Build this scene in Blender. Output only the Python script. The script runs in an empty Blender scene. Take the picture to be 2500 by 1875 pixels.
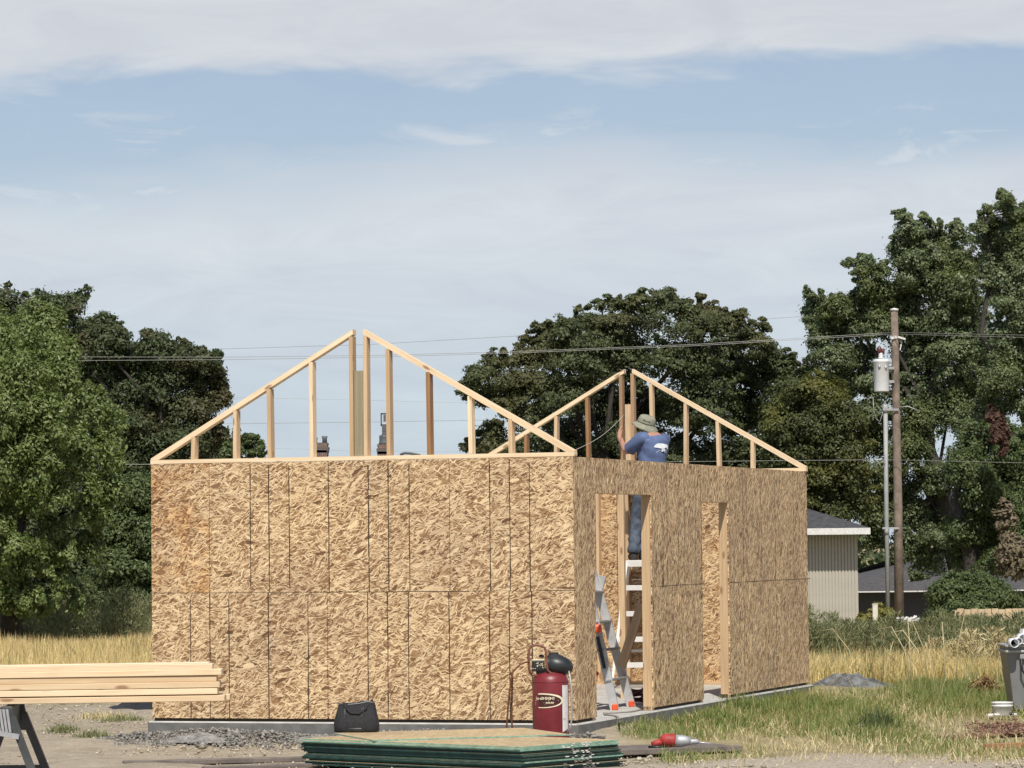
import bpy, bmesh, math, random
import numpy as np
from mathutils import Vector, Matrix, Euler
R = math.radians
random.seed(7)
rng = np.random.default_rng(11)
scene = bpy.context.scene
COL = scene.collection

# ------------------------------------------------------------------ camera
FPX, ZC, PITCH, ROLL = 8741.5, 1.6426, 0.0447, -0.0107
_f = np.array([0, math.cos(PITCH), math.sin(PITCH)]); _r = np.array([1., 0, 0]); _u = np.cross(_r, _f)
CR = math.cos(ROLL) * _r + math.sin(ROLL) * _u
CU = -math.sin(ROLL) * _r + math.cos(ROLL) * _u
CF = _f
CP = np.array([0, 0, ZC])
cam = bpy.data.cameras.new('camera')
cam.sensor_width = 36; cam.lens = 36 * FPX / 2500; cam.clip_start = 0.5; cam.clip_end = 6000
cam_o = bpy.data.objects.new('camera', cam); COL.objects.link(cam_o)
cam_o.matrix_world = Matrix(((CR[0], CU[0], -CF[0], CP[0]), (CR[1], CU[1], -CF[1], CP[1]),
                             (CR[2], CU[2], -CF[2], CP[2]), (0, 0, 0, 1)))
scene.camera = cam_o

# ------------------------------------------------------------------ light and sky
SUN = Vector((0.03, -0.60, 0.80)).normalized()
sl = bpy.data.lights.new('sun', 'SUN'); sl.energy = 4.6; sl.angle = R(0.53); sl.color = (1.0, 0.945, 0.85)
so = bpy.data.objects.new('sun', sl); COL.objects.link(so)
so.rotation_euler = SUN.to_track_quat('Z', 'Y').to_euler()
scene.view_settings.view_transform = 'Standard'
scene.view_settings.look = 'None'
scene.view_settings.exposure = 0.1
scene.view_settings.gamma = 1.0
world = bpy.data.worlds.new('World'); scene.world = world; world.use_nodes = True

class NT:
    """small wrapper to build node trees"""
    def __init__(s, tree):
        s.t = tree; s.n = tree.nodes; s.l = tree.links
    def node(s, typ, **kw):
        n = s.n.new(typ)
        for k, v in kw.items(): setattr(n, k, v)
        return n
    def put(s, sock, v):
        if isinstance(v, bpy.types.NodeSocket): s.l.new(v, sock)
        elif v is not None:
            if hasattr(sock, 'default_value'):
                try: sock.default_value = v
                except Exception:
                    sock.default_value = tuple(v) + (1,)
    def math(s, op, a, b=None, c=None, clamp=False):
        n = s.node('ShaderNodeMath', operation=op, use_clamp=clamp)
        s.put(n.inputs[0], a)
        if b is not None: s.put(n.inputs[1], b)
        if c is not None: s.put(n.inputs[2], c)
        return n.outputs[0]
    def vmath(s, op, a, b):
        n = s.node('ShaderNodeVectorMath', operation=op)
        s.put(n.inputs[0], a); s.put(n.inputs[1], b)
        return n.outputs[0]
    def sstep(s, v, a, b):
        n = s.node('ShaderNodeMapRange', interpolation_type='SMOOTHSTEP')
        s.put(n.inputs[0], v); n.inputs[1].default_value = a; n.inputs[2].default_value = b
        return n.outputs[0]
    def mix(s, f, a, b, blend='MIX'):
        n = s.node('ShaderNodeMix', data_type='RGBA', blend_type=blend)
        s.put(n.inputs[0], f)
        for i, v in ((6, a), (7, b)):
            if isinstance(v, bpy.types.NodeSocket): s.l.new(v, n.inputs[i])
            else: n.inputs[i].default_value = (v[0], v[1], v[2], 1)
        return n.outputs[2]
    def noise(s, vec=None, scale=5, detail=3, rough=0.55, out=0, dist=0):
        n = s.node('ShaderNodeTexNoise')
        if vec is not None: s.l.new(vec, n.inputs['Vector'])
        n.inputs['Scale'].default_value = scale; n.inputs['Detail'].default_value = detail
        n.inputs['Roughness'].default_value = rough; n.inputs['Distortion'].default_value = dist
        return n.outputs[out]
    def mapping(s, vec, loc=(0, 0, 0), rot=(0, 0, 0), sc=(1, 1, 1)):
        n = s.node('ShaderNodeMapping')
        s.l.new(vec, n.inputs[0])
        n.inputs[1].default_value = loc; n.inputs[2].default_value = rot; n.inputs[3].default_value = sc
        return n.outputs[0]
    def ramp(s, v, stops, interp='LINEAR'):
        n = s.node('ShaderNodeValToRGB'); s.l.new(v, n.inputs[0])
        cr = n.color_ramp; cr.interpolation = interp
        while len(cr.elements) < len(stops): cr.elements.new(0.5)
        for e, (p, c) in zip(cr.elements, stops):
            e.position = p; e.color = (c[0], c[1], c[2], 1)
        return n.outputs[0]
    def xyz(s, v):
        n = s.node('ShaderNodeSeparateXYZ'); s.l.new(v, n.inputs[0]); return n.outputs
    def comb(s, x, y, z):
        n = s.node('ShaderNodeCombineXYZ')
        for i, v in enumerate((x, y, z)): s.put(n.inputs[i], v)
        return n.outputs[0]

def build_world():
    w = NT(world.node_tree); w.n.clear()
    sky = w.node('ShaderNodeTexSky', sky_type='NISHITA')
    sky.sun_disc = False
    sky.sun_elevation = math.asin(SUN.z); sky.sun_rotation = math.atan2(SUN.x, SUN.y)
    sky.altitude = 400; sky.air_density = 1.0; sky.dust_density = 0.6; sky.ozone_density = 2.0
    bg = w.node('ShaderNodeBackground'); bg.inputs[1].default_value = 0.1
    w.l.new(w.mix(1.0, sky.outputs[0], (0.88, 0.84, 0.86), 'MULTIPLY'), bg.inputs[0])
    d = w.node('ShaderNodeTexCoord').outputs['Generated']
    x, y, z = w.xyz(d)
    yy = w.math('MAXIMUM', y, 0.05)
    az = w.math('MULTIPLY', w.math('DIVIDE', x, yy), 57.3)          # degrees right of straight ahead
    el = w.math('MULTIPLY', z, 57.3)                                 # degrees above the horizon
    p = w.comb(w.math('MULTIPLY', az, 0.22), w.math('MULTIPLY', el, 0.9), 0.0)
    n1 = w.noise(w.mapping(p, loc=(3.1, 0.4, 0)), 0.9, 4, 0.55)
    n2 = w.noise(w.mapping(p, loc=(7.7, 2.4, 0), rot=(0, 0, -0.25)), 1.5, 7, 0.62, dist=0.9)
    n3 = w.noise(w.mapping(p, loc=(1.2, 9.4, 0)), 0.45, 3, 0.5)
    # upper deck of cirrus: its lower edge near 7.6 degrees, dipping at the far left
    dip = w.sstep(az, -5.4, -7.6)
    edge = w.math('ADD', el, w.math('MULTIPLY', w.math('SUBTRACT', n1, 0.5), 1.7))
    edge = w.math('ADD', edge, w.math('MULTIPLY', dip, 0.42))
    edge = w.math('ADD', edge, w.math('MULTIPLY', w.math('SUBTRACT', n2, 0.5), 0.45))
    top = w.sstep(edge, 7.28, 7.85)
    # lower milky veil
    lo = w.math('ADD', el, w.math('MULTIPLY', w.math('SUBTRACT', n3, 0.5), 2.4))
    lo = w.math('ADD', lo, w.math('MULTIPLY', w.math('SUBTRACT', n2, 0.5), 1.3))
    azc = w.math('DIVIDE', w.math('SUBTRACT', az, 0.6), 4.0)
    lo = w.math('SUBTRACT', lo, w.math('MULTIPLY', w.math('EXPONENT', w.math('MULTIPLY', w.math('MULTIPLY', azc, azc), -1.0)), 0.55))
    low = w.math('MULTIPLY', w.sstep(lo, 6.7, 5.1), 0.94)
    # thin wisps between the two
    wis = w.math('MULTIPLY', w.sstep(n2, 0.43, 0.68), w.sstep(el, 7.4, 6.4))
    wis = w.math('MULTIPLY', wis, 0.75)
    # broken cirrus over the rest of the dome
    n4 = w.noise(w.mapping(d, sc=(1.2, 1.2, 3)), 2.2, 5, 0.6)
    dome = w.math('MULTIPLY', w.sstep(n4, 0.42, 0.7), 0.6)
    hi = w.sstep(el, 9.5, 13)
    topm = w.math('MULTIPLY', top, w.math('SUBTRACT', 1.0, hi))
    m = w.math('MAXIMUM', w.math('MAXIMUM', topm, low), wis)
    m = w.math('MAXIMUM', m, w.math('MULTIPLY', hi, dome))
    m = w.math('MAXIMUM', m, w.math('MULTIPLY', w.sstep(el, 12.0, 8.0), 0.22))
    m = w.math('MULTIPLY', m, w.sstep(z, -0.05, -0.01))
    # cloud colour: whiter above, greyer blue towards the horizon
    cc = w.ramp(w.math('DIVIDE', el, 10.0), [(0.0, (0.53, 0.62, 0.695)), (0.26, (0.55, 0.625, 0.695)),  # sheets whose edges take the sunlit colour
        (0.48, (0.62, 0.665, 0.72)), (0.75, (0.60, 0.635, 0.685)), (1.0, (0.61, 0.64, 0.68))])
    streak = w.math('MULTIPLY_ADD', w.math('SUBTRACT', n2, 0.5), 0.35, 1.0)
    cc = w.mix(1.0, cc, w.comb(streak, streak, w.math('MULTIPLY_ADD', w.math('SUBTRACT', n2, 0.5), 0.22, 1.0)), 'MULTIPLY')
    cb = w.node('ShaderNodeBackground'); cb.inputs[1].default_value = 0.99
    w.l.new(cc, cb.inputs[0])
    mx = w.node('ShaderNodeMixShader')
    w.l.new(m, mx.inputs[0]); w.l.new(bg.outputs[0], mx.inputs[1]); w.l.new(cb.outputs[0], mx.inputs[2])
    out = w.node('ShaderNodeOutputWorld'); w.l.new(mx.outputs[0], out.inputs[0])
build_world()

# ------------------------------------------------------------------ surveying helpers (photo measurements -> metres)
D = 2500 / 2212
def ray(x, y): return CF + (x - 1250) / FPX * CR - (y - 937.5) / FPX * CU
def atY(x, y, Y): d = ray(x, y); return Vector(CP + d * Y / d[1])
def atZ(x, y, Z): d = ray(x, y); return Vector(CP + d * (Z - CP[2]) / d[2])
def P(x, y, Y): return atY(x * D, y * D, Y)                 # same, from the 2212 px wide view
def pxm(Y): return FPX / Y / D                              # px of that view per metre at distance Y
def ground_z(Y):
    t = min(max((Y - 44) / 51., 0), 1)
    return -0.19 - 0.6 * t - 2.0 * min(max((Y - 97) / 32., 0), 1)
TH = 0.327
SO = Vector((0.5481, 32.784, 0)); EX = Vector((math.cos(TH), -math.sin(TH), 0)); EY = Vector((math.sin(TH), math.cos(TH), 0))
def S(x, y, z=0): return SO + EX * x + EY * y + Vector((0, 0, z))     # shed coordinates -> world
W_, L_, H_ = 4.224, 8.78, 2.44

# ------------------------------------------------------------------ object helpers
def link(o, parent=None):
    COL.objects.link(o)
    if parent is not None: o.parent = parent
    return o
def tag(o, label=None, cat=None, group=None, kind=None):
    if label: o['label'] = label
    if cat: o['category'] = cat
    if group: o['group'] = group
    if kind: o['kind'] = kind
    return o
def thing(name, label, cat, loc=(0, 0, 0), rz=0.0, group=None):
    o = bpy.data.objects.new(name, None); o.empty_display_size = 0.1
    o.location = loc; o.rotation_euler = (0, 0, rz); link(o)
    return tag(o, label, cat, group)

class MB:
    """collects shapes, then links them as ONE mesh object"""
    def __init__(s): s.v = []; s.f = []; s.uv = []; s.mi = []; s.sm = []; s.tint = []
    def face(s, idx, uv=None, mi=0, smooth=False, tint=0.0):
        s.f.append(idx); s.uv.append(uv or [(s.v[i][0], s.v[i][2]) for i in idx]); s.mi.append(mi); s.sm.append(smooth); s.tint.append(tint)
    def box(s, c, size, rot=None, mi=0, tint=0.0, swap=False):
        """box with u along its longest side"""
        hx, hy, hz = size[0] / 2, size[1] / 2, size[2] / 2
        M = rot if rot is not None else Matrix.Identity(3)
        c = Vector(c); b = len(s.v)
        cs = [(-hx, -hy, -hz), (hx, -hy, -hz), (hx, hy, -hz), (-hx, hy, -hz), (-hx, -hy, hz), (hx, -hy, hz), (hx, hy, hz), (-hx, hy, hz)]
        for q in cs: s.v.append(tuple(c + M @ Vector(q)))
        la = max(range(3), key=lambda i: size[i])
        for f, n in (((0, 3, 2, 1), 2), ((4, 5, 6, 7), 2), ((0, 1, 5, 4), 1), ((2, 3, 7, 6), 1), ((1, 2, 6, 5), 0), ((3, 0, 4, 7), 0)):
            ax = [i for i in range(3) if i != n]
            if ax[1] == la: ax = ax[::-1]
            uv = [(cs[i][ax[0]], cs[i][ax[1]] + n * 0.7) for i in f]
            if n == la: uv = [(u * 0.05 + 3.3, v) for u, v in uv]
            if swap: uv = [(v, u) for u, v in uv]
            s.face([b + i for i in f], uv, mi, False, tint)
    def beam(s, a, b, w, h, up=(0, 0, 1), mi=0, tint=0.0):
        """rectangular bar from a to b; h along 'up', w across"""
        a, b = Vector(a), Vector(b); d = b - a; L = d.length; d.normalize()
        up = Vector(up); side = d.cross(up).normalized(); u2 = side.cross(d).normalized()
        M = Matrix((d, side, u2)).transposed()
        s.box((a + b) / 2, (L, w, h), M, mi, tint)
    def tube(s, pts, rad, seg=8, mi=0, cap=True, smooth=True, squash=None):
        pts = [Vector(p) for p in pts]; n = len(pts)
        if not hasattr(rad, '__len__'): rad = [rad] * n
        b = len(s.v); ref = None; dist = 0
        for i, p in enumerate(pts):
            t = (pts[min(i + 1, n - 1)] - pts[max(i - 1, 0)]).normalized()
            if ref is None:
                ref = t.orthogonal().normalized()
                if abs(t.z) < 0.9: ref = t.cross(Vector((0, 0, 1))).normalized()
            else: ref = (ref - t * ref.dot(t)).normalized()
            bi = t.cross(ref)
            for k in range(seg):
                an = 2 * math.pi * k / seg
                s.v.append(tuple(p + (ref * math.cos(an) + bi * math.sin(an) * (squash or 1)) * rad[i]))
        for i in range(n - 1):
            l = (pts[i + 1] - pts[i]).length
            for k in range(seg):
                k2 = (k + 1) % seg
                s.face([b + i * seg + k, b + i * seg + k2, b + (i + 1) * seg + k2, b + (i + 1) * seg + k],
                       [(dist, k * rad[i]), (dist, (k + 1) * rad[i]), (dist + l, (k + 1) * rad[i]), (dist + l, k * rad[i])], mi, smooth)
            dist += l
        if cap:
            s.face([b + k for k in range(seg)][::-1], None, mi)
            s.face([b + (n - 1) * seg + k for k in range(seg)], None, mi)
    def lathe(s, c, prof, seg=24, mi=0, axis=None, sx=1, sy=1, smooth=True):
        """profile [(radius, height)] turned round z (or round a 3x3 frame's third axis)"""
        M = axis if axis is not None else Matrix.Identity(3); c = Vector(c); b = len(s.v)
        for r, z in prof:
            for k in range(seg):
                an = 2 * math.pi * k / seg
                s.v.append(tuple(c + M @ Vector((r * math.cos(an) * sx, r * math.sin(an) * sy, z))))
        for i in range(len(prof) - 1):
            for k in range(seg):
                k2 = (k + 1) % seg
                s.face([b + i * seg + k, b + i * seg + k2, b + (i + 1) * seg + k2, b + (i + 1) * seg + k],
                       [(k * .05, i * .1), ((k + 1) * .05, i * .1), ((k + 1) * .05, i * .1 + .1), (k * .05, i * .1 + .1)], mi, smooth)
        if prof[0][0] > 1e-4: s.face([b + k for k in range(seg)][::-1], None, mi)
        if prof[-1][0] > 1e-4: s.face([b + (len(prof) - 1) * seg + k for k in range(seg)], None, mi)
    def poly(s, pts, mi=0, tint=0):
        b = len(s.v)
        for p in pts: s.v.append(tuple(p))
        s.face(list(range(b, b + len(pts))), None, mi, False, tint)
    def prism(s, pts, off, mi=0):
        """polygon pushed along off"""
        off = Vector(off); n = len(pts); b = len(s.v)
        for p in pts: s.v.append(tuple(Vector(p)))
        for p in pts: s.v.append(tuple(Vector(p) + off))
        s.face(list(range(b, b + n))[::-1], None, mi); s.face(list(range(b + n, b + 2 * n)), None, mi)
        for k in range(n):
            k2 = (k + 1) % n
            s.face([b + k, b + k2, b + n + k2, b + n + k], None, mi)
    def build(s, name, mats, parent=None, bevel=0.0, bseg=1):
        me = bpy.data.meshes.new(name)
        me.from_pydata(s.v, [], s.f)
        if not isinstance(mats, (list, tuple)): mats = [mats]
        for m in mats: me.materials.append(m)
        uvl = me.uv_layers.new(name='UVMap')
        flat = [c for uv in s.uv for q in uv for c in q]
        uvl.data.foreach_set('uv', flat)
        me.polygons.foreach_set('material_index', s.mi); me.polygons.foreach_set('use_smooth', s.sm)
        if any(s.tint):
            at = me.attributes.new('tint', 'FLOAT', 'FACE'); at.data.foreach_set('value', s.tint)
        me.update()
        o = bpy.data.objects.new(name, me); link(o, parent)
        if bevel:
            md = o.modifiers.new('bevel', 'BEVEL'); md.width = bevel; md.segments = bseg; md.limit_method = 'ANGLE'
        return o

def raw_mesh(name, V, F, mats, parent=None, mi=None, smooth=False):
    """fast mesh from numpy arrays: V (n,3), F (m,k)"""
    me = bpy.data.meshes.new(name); k = F.shape[1]
    me.vertices.add(len(V)); me.vertices.foreach_set('co', V.astype(np.float32).ravel())
    me.loops.add(F.size); me.loops.foreach_set('vertex_index', F.astype(np.int32).ravel())
    me.polygons.add(len(F)); me.polygons.foreach_set('loop_start', np.arange(0, F.size, k, dtype=np.int32))
    if not isinstance(mats, (list, tuple)): mats = [mats]
    for m in mats: me.materials.append(m)
    if mi is not None: me.polygons.foreach_set('material_index', mi.astype(np.int32))
    if smooth: me.polygons.foreach_set('use_smooth', np.ones(len(F), bool))
    me.update(calc_edges=True); me.validate()
    o = bpy.data.objects.new(name, me); return link(o, parent)

# ------------------------------------------------------------------ materials
def new_mat(name):
    m = bpy.data.materials.new(name); m.use_nodes = True
    w = NT(m.node_tree); b = w.n['Principled BSDF']
    return m, w, b
def plain(name, col, rough=0.6, metal=0.0, var=0.12, scale=18, bump=0.0, dirt=None):
    m, w, b = new_mat(name)
    oc = w.node('ShaderNodeTexCoord').outputs['Object']
    n = w.noise(oc, scale, 4, 0.6)
    lo = [c * (1 - var) for c in col]; hi = [min(1, c * (1 + var)) for c in col]
    c = w.mix(w.sstep(n, 0.3, 0.7), lo, hi)
    if dirt:
        n2 = w.noise(oc, scale * 0.35, 5, 0.65)
        c = w.mix(w.math('MULTIPLY', w.sstep(n2, 0.48, 0.7), dirt[1]), c, dirt[0])
    w.l.new(c, b.inputs['Base Color'])
    rr = w.math('MULTIPLY_ADD', n, 0.2, rough - 0.1)
    w.l.new(rr, b.inputs['Roughness']); b.inputs['Metallic'].default_value = metal
    if bump:
        bp = w.node('ShaderNodeBump'); bp.inputs['Strength'].default_value = bump; bp.inputs['Distance'].default_value = 0.01
        w.l.new(n, bp.inputs['Height']); w.l.new(bp.outputs[0], b.inputs['Normal'])
    return m

def osb_mat(name, dark, mid, light, warm=(0.46, 0.20, 0.06), grey=0.0):
    m, w, b = new_mat(name)
    uv = w.node('ShaderNodeTexCoord').outputs['UV']
    jit = w.noise(uv, 6, 2, 0.5, out=1)
    uvj = w.vmath('ADD', uv, w.vmath('MULTIPLY', w.vmath('SUBTRACT', jit, (0.5, 0.5, 0.5)), (0.012, 0.012, 0)))
    cur = None; hcur = None
    cell = w.node('ShaderNodeTexVoronoi', voronoi_dimensions='2D'); w.l.new(w.mapping(uv, sc=(5, 9, 1)), cell.inputs['Vector']); cell.inputs['Scale'].default_value = 1.0
    angn = w.xyz(cell.outputs['Color'])[2]
    layers = [(0.1, 11.5, 52.9), (-0.55, 13.8, 66.7), (0.50, 13.8, 64.4), (-0.30, 12.6, 62.1), (0.9, 14.9, 69.0), (-0.85, 13.8, 73.6), (0.22, 12.6, 69.0), (-0.45, 12.6, 78.2),
              (0.65, 16.1, 109.2), (-0.12, 14.9, 115.0), (-0.60, 14.9, 120.7), (0.30, 16.1, 126.5), (-0.38, 16.1, 109.2), (-0.95, 17.2, 115.0), (-0.35, 9.8, 34.5)]
    for i, (an, su, sv) in enumerate(layers):
        v = w.node('ShaderNodeTexVoronoi', voronoi_dimensions='2D', feature='F1', distance='EUCLIDEAN')
        v.inputs['Scale'].default_value = 1.0; v.inputs['Randomness'].default_value = 1.0
        vr = w.node('ShaderNodeVectorRotate', rotation_type='Z_AXIS'); w.l.new(uvj, vr.inputs['Vector'])
        w.put(vr.inputs['Angle'], w.math('MULTIPLY_ADD', angn, 0.7, an - 0.35))
        w.l.new(w.mapping(vr.outputs[0], loc=(i * 7.31, i * 3.17, 0), sc=(su, sv, 1)), v.inputs['Vector'])
        r, g, bb = w.xyz(v.outputs['Color'])
        late = i >= 8
        c = w.ramp(g, ([(0.0, dark), (0.14, [0.45 * a + 0.55 * c_ for a, c_ in zip(dark, mid)]), (0.40, mid),
                       (0.70, [0.85 * a + 0.15 * c_ for a, c_ in zip(mid, light)]), (0.90, [0.55 * a + 0.45 * c_ for a, c_ in zip(mid, light)]), (1.0, [0.3 * a + 0.7 * c_ for a, c_ in zip(mid, light)])]
                      if not late else [(0.0, [q * 0.75 for q in dark]), (0.15, [0.6 * a + 0.4 * c_ for a, c_ in zip(dark, mid)]), (0.24, [0.5 * a + 0.5 * c_ for a, c_ in zip(mid, light)]), (0.60, [0.25 * a + 0.75 * c_ for a, c_ in zip(mid, light)]), (0.9, light), (1.0, light)]))
        if cur is None: cur = c; hcur = g
        else:
            mask = w.math('GREATER_THAN', r, 0.95 if i == 14 else (0.875 if late else 0.64))
            cur = w.mix(mask, cur, c); hcur = w.mix(mask, hcur, g)
    gr = w.noise(w.mapping(uv, sc=(14, 120, 1)), 1.0, 3, 0.6)
    cur = w.mix(1.0, cur, w.ramp(gr, [(0.3, (0.80, 0.80, 0.80)), (0.7, (1.14, 1.14, 1.14))]), 'MULTIPLY')
    big = w.noise(uv, 0.9, 3, 0.5)
    cur = w.mix(1.0, cur, w.ramp(big, [(0.3, (0.86, 0.86, 0.88)), (0.7, (1.1, 1.1, 1.06))]), 'MULTIPLY')
    ta = w.node('ShaderNodeAttribute', attribute_name='tint')
    tn = w.math('MULTIPLY', ta.outputs['Fac'], w.math('MULTIPLY', w.sstep(w.noise(uv, 3.4, 5, 0.65), 0.36, 0.66), 0.9))
    cur = w.mix(tn, cur, w.mix(1.0, cur, (0.90, 0.72, 0.52), 'MULTIPLY'))
    w.l.new(cur, b.inputs['Base Color']); b.inputs['Roughness'].default_value = 0.62
    bp = w.node('ShaderNodeBump'); bp.inputs['Strength'].default_value = 0.55; bp.inputs['Distance'].default_value = 0.004
    w.l.new(hcur, bp.inputs['Height']); w.l.new(bp.outputs[0], b.inputs['Normal'])
    return m

def lumber_mat(name, a, c, knots=True):
    m, w, b = new_mat(name)
    uv = w.node('ShaderNodeTexCoord').outputs['UV']
    oi = w.node('ShaderNodeObjectInfo').outputs['Random']
    off = w.comb(w.math('MULTIPLY', oi, 37.0), w.math('MULTIPLY', oi, 91.0), 0)
    uvo = w.vmath('ADD', uv, off)
    g1 = w.noise(w.mapping(uvo, sc=(1.6, 45, 1)), 1.0, 4, 0.6, dist=0.4)
    g2 = w.noise(w.mapping(uvo, sc=(2.5, 9, 1)), 1.0, 3, 0.5)
    col = w.mix(w.sstep(g1, 0.32, 0.68), a, c)
    tone = w.math('MULTIPLY_ADD', oi, 0.30, 0.82)
    col = w.mix(1.0, col, w.comb(tone, w.math('MULTIPLY_ADD', oi, 0.36, 0.77), w.math('MULTIPLY_ADD', oi, 0.44, 0.70)), 'MULTIPLY')
    col = w.mix(w.math('MULTIPLY', w.sstep(g2, 0.50, 0.72), 0.35), col, [q * 0.72 for q in a])
    if knots:
        v = w.node('ShaderNodeTexVoronoi', voronoi_dimensions='2D'); v.inputs['Scale'].default_value = 1.0
        w.l.new(w.mapping(uvo, sc=(2.4, 7, 1)), v.inputs['Vector'])
        k = w.math('MULTIPLY', w.sstep(v.outputs['Distance'], 0.14, 0.05), w.math('GREATER_THAN', w.xyz(v.outputs['Color'])[0], 0.45))
        col = w.mix(w.math('MULTIPLY', k, 0.75), col, (0.22, 0.095, 0.04))
    w.l.new(col, b.inputs['Base Color']); b.inputs['Roughness'].default_value = 0.6
    return m

def leaf_mat(name, cols, trans=0.28, rough=0.5, big=0.5, bigcol=None):
    m, w, b = new_mat(name)
    rnd = w.node('ShaderNodeNewGeometry').outputs['Random Per Island']
    n = len(cols)
    c = w.ramp(rnd, [(i / max(1, n - 1), q) for i, q in enumerate(cols)])
    if bigcol:
        pos = w.node('ShaderNodeTexCoord').outputs['Object']
        nb = w.sstep(w.noise(pos, big, 3, 0.5), 0.50, 0.66)
        c = w.mix(w.math('MULTIPLY', nb, 0.8), c, bigcol)
    w.l.new(c, b.inputs['Base Color']); b.inputs['Roughness'].default_value = rough
    b.inputs['Specular IOR Level'].default_value = 0.35
    t = w.node('ShaderNodeBsdfTranslucent'); w.l.new(w.mix(1.0, c, (1.0, 1.15, 0.6), 'MULTIPLY'), t.inputs[0])
    mx = w.node('ShaderNodeMixShader'); mx.inputs[0].default_value = trans
    w.l.new(b.outputs[0], mx.inputs[1]); w.l.new(t.outputs[0], mx.inputs[2])
    w.l.new(mx.outputs[0], w.n['Material Output'].inputs[0])
    return m

M = {}
M['osb'] = osb_mat('osb_sheathing', (0.150, 0.073, 0.029), (0.312, 0.173, 0.078), (0.80, 0.61, 0.37))
M['osb_side'] = osb_mat('osb_sheathing_weather_face', (0.135, 0.064, 0.025), (0.305, 0.158, 0.068), (1.0, 0.74, 0.44))
M['ink'] = plain('nailing_line_ink', (0.045, 0.028, 0.015), 0.8)
M['lumber'] = lumber_mat('framing_lumber', (0.54, 0.37, 0.215), (0.66, 0.49, 0.31))
M['lumber_pale'] = lumber_mat('framing_lumber_pale', (0.68, 0.50, 0.31), (0.78, 0.63, 0.43))
M['lumber_tan'] = lumber_mat('tan_lumber', (0.36, 0.22, 0.12), (0.46, 0.30, 0.17), False)
M['lumber_grey'] = lumber_mat('weathered_lumber', (0.26, 0.23, 0.15), (0.36, 0.31, 0.21), False)
M['lumber_brown'] = lumber_mat('brown_lumber', (0.24, 0.12, 0.05), (0.34, 0.18, 0.08), False)
M['lumber_treated'] = plain('treated_sill', (0.05, 0.038, 0.026), 0.8)
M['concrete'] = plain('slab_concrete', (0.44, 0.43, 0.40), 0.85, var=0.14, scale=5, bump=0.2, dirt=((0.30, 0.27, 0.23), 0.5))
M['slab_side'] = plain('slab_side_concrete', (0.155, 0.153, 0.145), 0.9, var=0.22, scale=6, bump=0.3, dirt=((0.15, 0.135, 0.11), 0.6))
M['steel'] = plain('aluminium', (0.66, 0.67, 0.68), 0.45, 0.45, var=0.1, scale=9)
M['alu_dull'] = plain('dull_aluminium', (0.42, 0.42, 0.43), 0.5, 0.4, var=0.15, scale=9)
M['white_paint'] = plain('white_paint', (0.64, 0.63, 0.60), 0.5, var=0.06, scale=6, dirt=((0.5, 0.47, 0.42), 0.3))
M['orange'] = plain('orange_plastic', (0.75, 0.09, 0.025), 0.4, var=0.1)
M['black'] = plain('black_plastic', (0.016, 0.016, 0.017), 0.45, var=0.3, scale=12)
M['black_cloth'] = plain('black_canvas', (0.018, 0.018, 0.020), 0.85, var=0.35, scale=40, bump=0.3)
M['red_tank'] = plain('red_tank_paint', (0.175, 0.020, 0.026), 0.42, var=0.15, scale=6, dirt=((0.22, 0.05, 0.05), 0.45))
M['rust'] = plain('rusty_brown_steel', (0.17, 0.065, 0.040), 0.55, var=0.3, scale=20)
M['label_white'] = plain('white_label', (0.70, 0.68, 0.66), 0.6, var=0.08, scale=25)
M['cream'] = plain('cream_print', (0.80, 0.74, 0.52), 0.5, var=0.08, scale=30)
M['bright_red'] = plain('red_tool_plastic', (0.36, 0.035, 0.03), 0.6, var=0.25, scale=14, dirt=((0.2, 0.06, 0.05), .4))
M['green_edge'] = plain('green_edge_seal', (0.006, 0.045, 0.040), 0.6, var=0.4, scale=30, dirt=((0.012, 0.075, 0.06), 0.5))
M['green_edge_sunlit'] = plain('sunlit_green_edge_seal', (0.20, 0.36, 0.28), 0.55, var=0.25, scale=20)  # green seal with the sunlight on protruding sheet edges put into its colour
M['grey_paint'] = plain('dark_grey_steel', (0.045, 0.050, 0.052), 0.5, var=0.2, scale=14, dirt=((0.10, 0.10, 0.095), 0.4))
M['grey_plastic'] = plain('grey_plastic', (0.19, 0.195, 0.20), 0.5, var=0.08, scale=4)
M['skin'] = plain('skin', (0.42, 0.22, 0.145), 0.5, var=0.1, scale=25)
M['hair'] = plain('hair', (0.11, 0.085, 0.065), 0.7)
M['shirt'] = plain('blue_cotton', (0.090, 0.128, 0.245), 0.85, var=0.2, scale=9, bump=0.5)
M['print_white'] = plain('white_shirt_print', (0.74, 0.78, 0.80), 0.7)
M['jeans'] = plain('denim', (0.070, 0.090, 0.122), 0.9, var=0.5, scale=13, bump=1.0)
M['boot'] = plain('dark_boot', (0.03, 0.027, 0.025), 0.7)
M['hat'] = plain('olive_cotton', (0.25, 0.25, 0.19), 0.9, var=0.14, scale=16, bump=0.4)
M['hat_dark'] = plain('olive_band', (0.12, 0.12, 0.09), 0.9, var=0.14)
M['pole_wood'] = plain('utility_pole_wood', (0.21, 0.165, 0.13), 0.9, var=0.28, scale=5, dirt=((0.10, 0.078, 0.062), 0.7))
M['conduit'] = plain('grey_conduit', (0.30, 0.31, 0.30), 0.55, var=0.1, scale=3)
M['porcelain'] = plain('brown_porcelain', (0.10, 0.026, 0.022), 0.4)
M['trans_grey'] = plain('transformer_paint', (0.66, 0.67, 0.68), 0.45, var=0.06, scale=3)
M['wire'] = plain('aluminium_wire', (0.32, 0.32, 0.30), 0.45, 0.4)
M['spill'] = plain('crusted_concrete', (0.20, 0.195, 0.182), 0.95, var=0.45, scale=22, bump=1.0, dirt=((0.16, 0.15, 0.13), 0.6))
M['string'] = plain('string', (0.55, 0.53, 0.46), 0.8)
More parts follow.
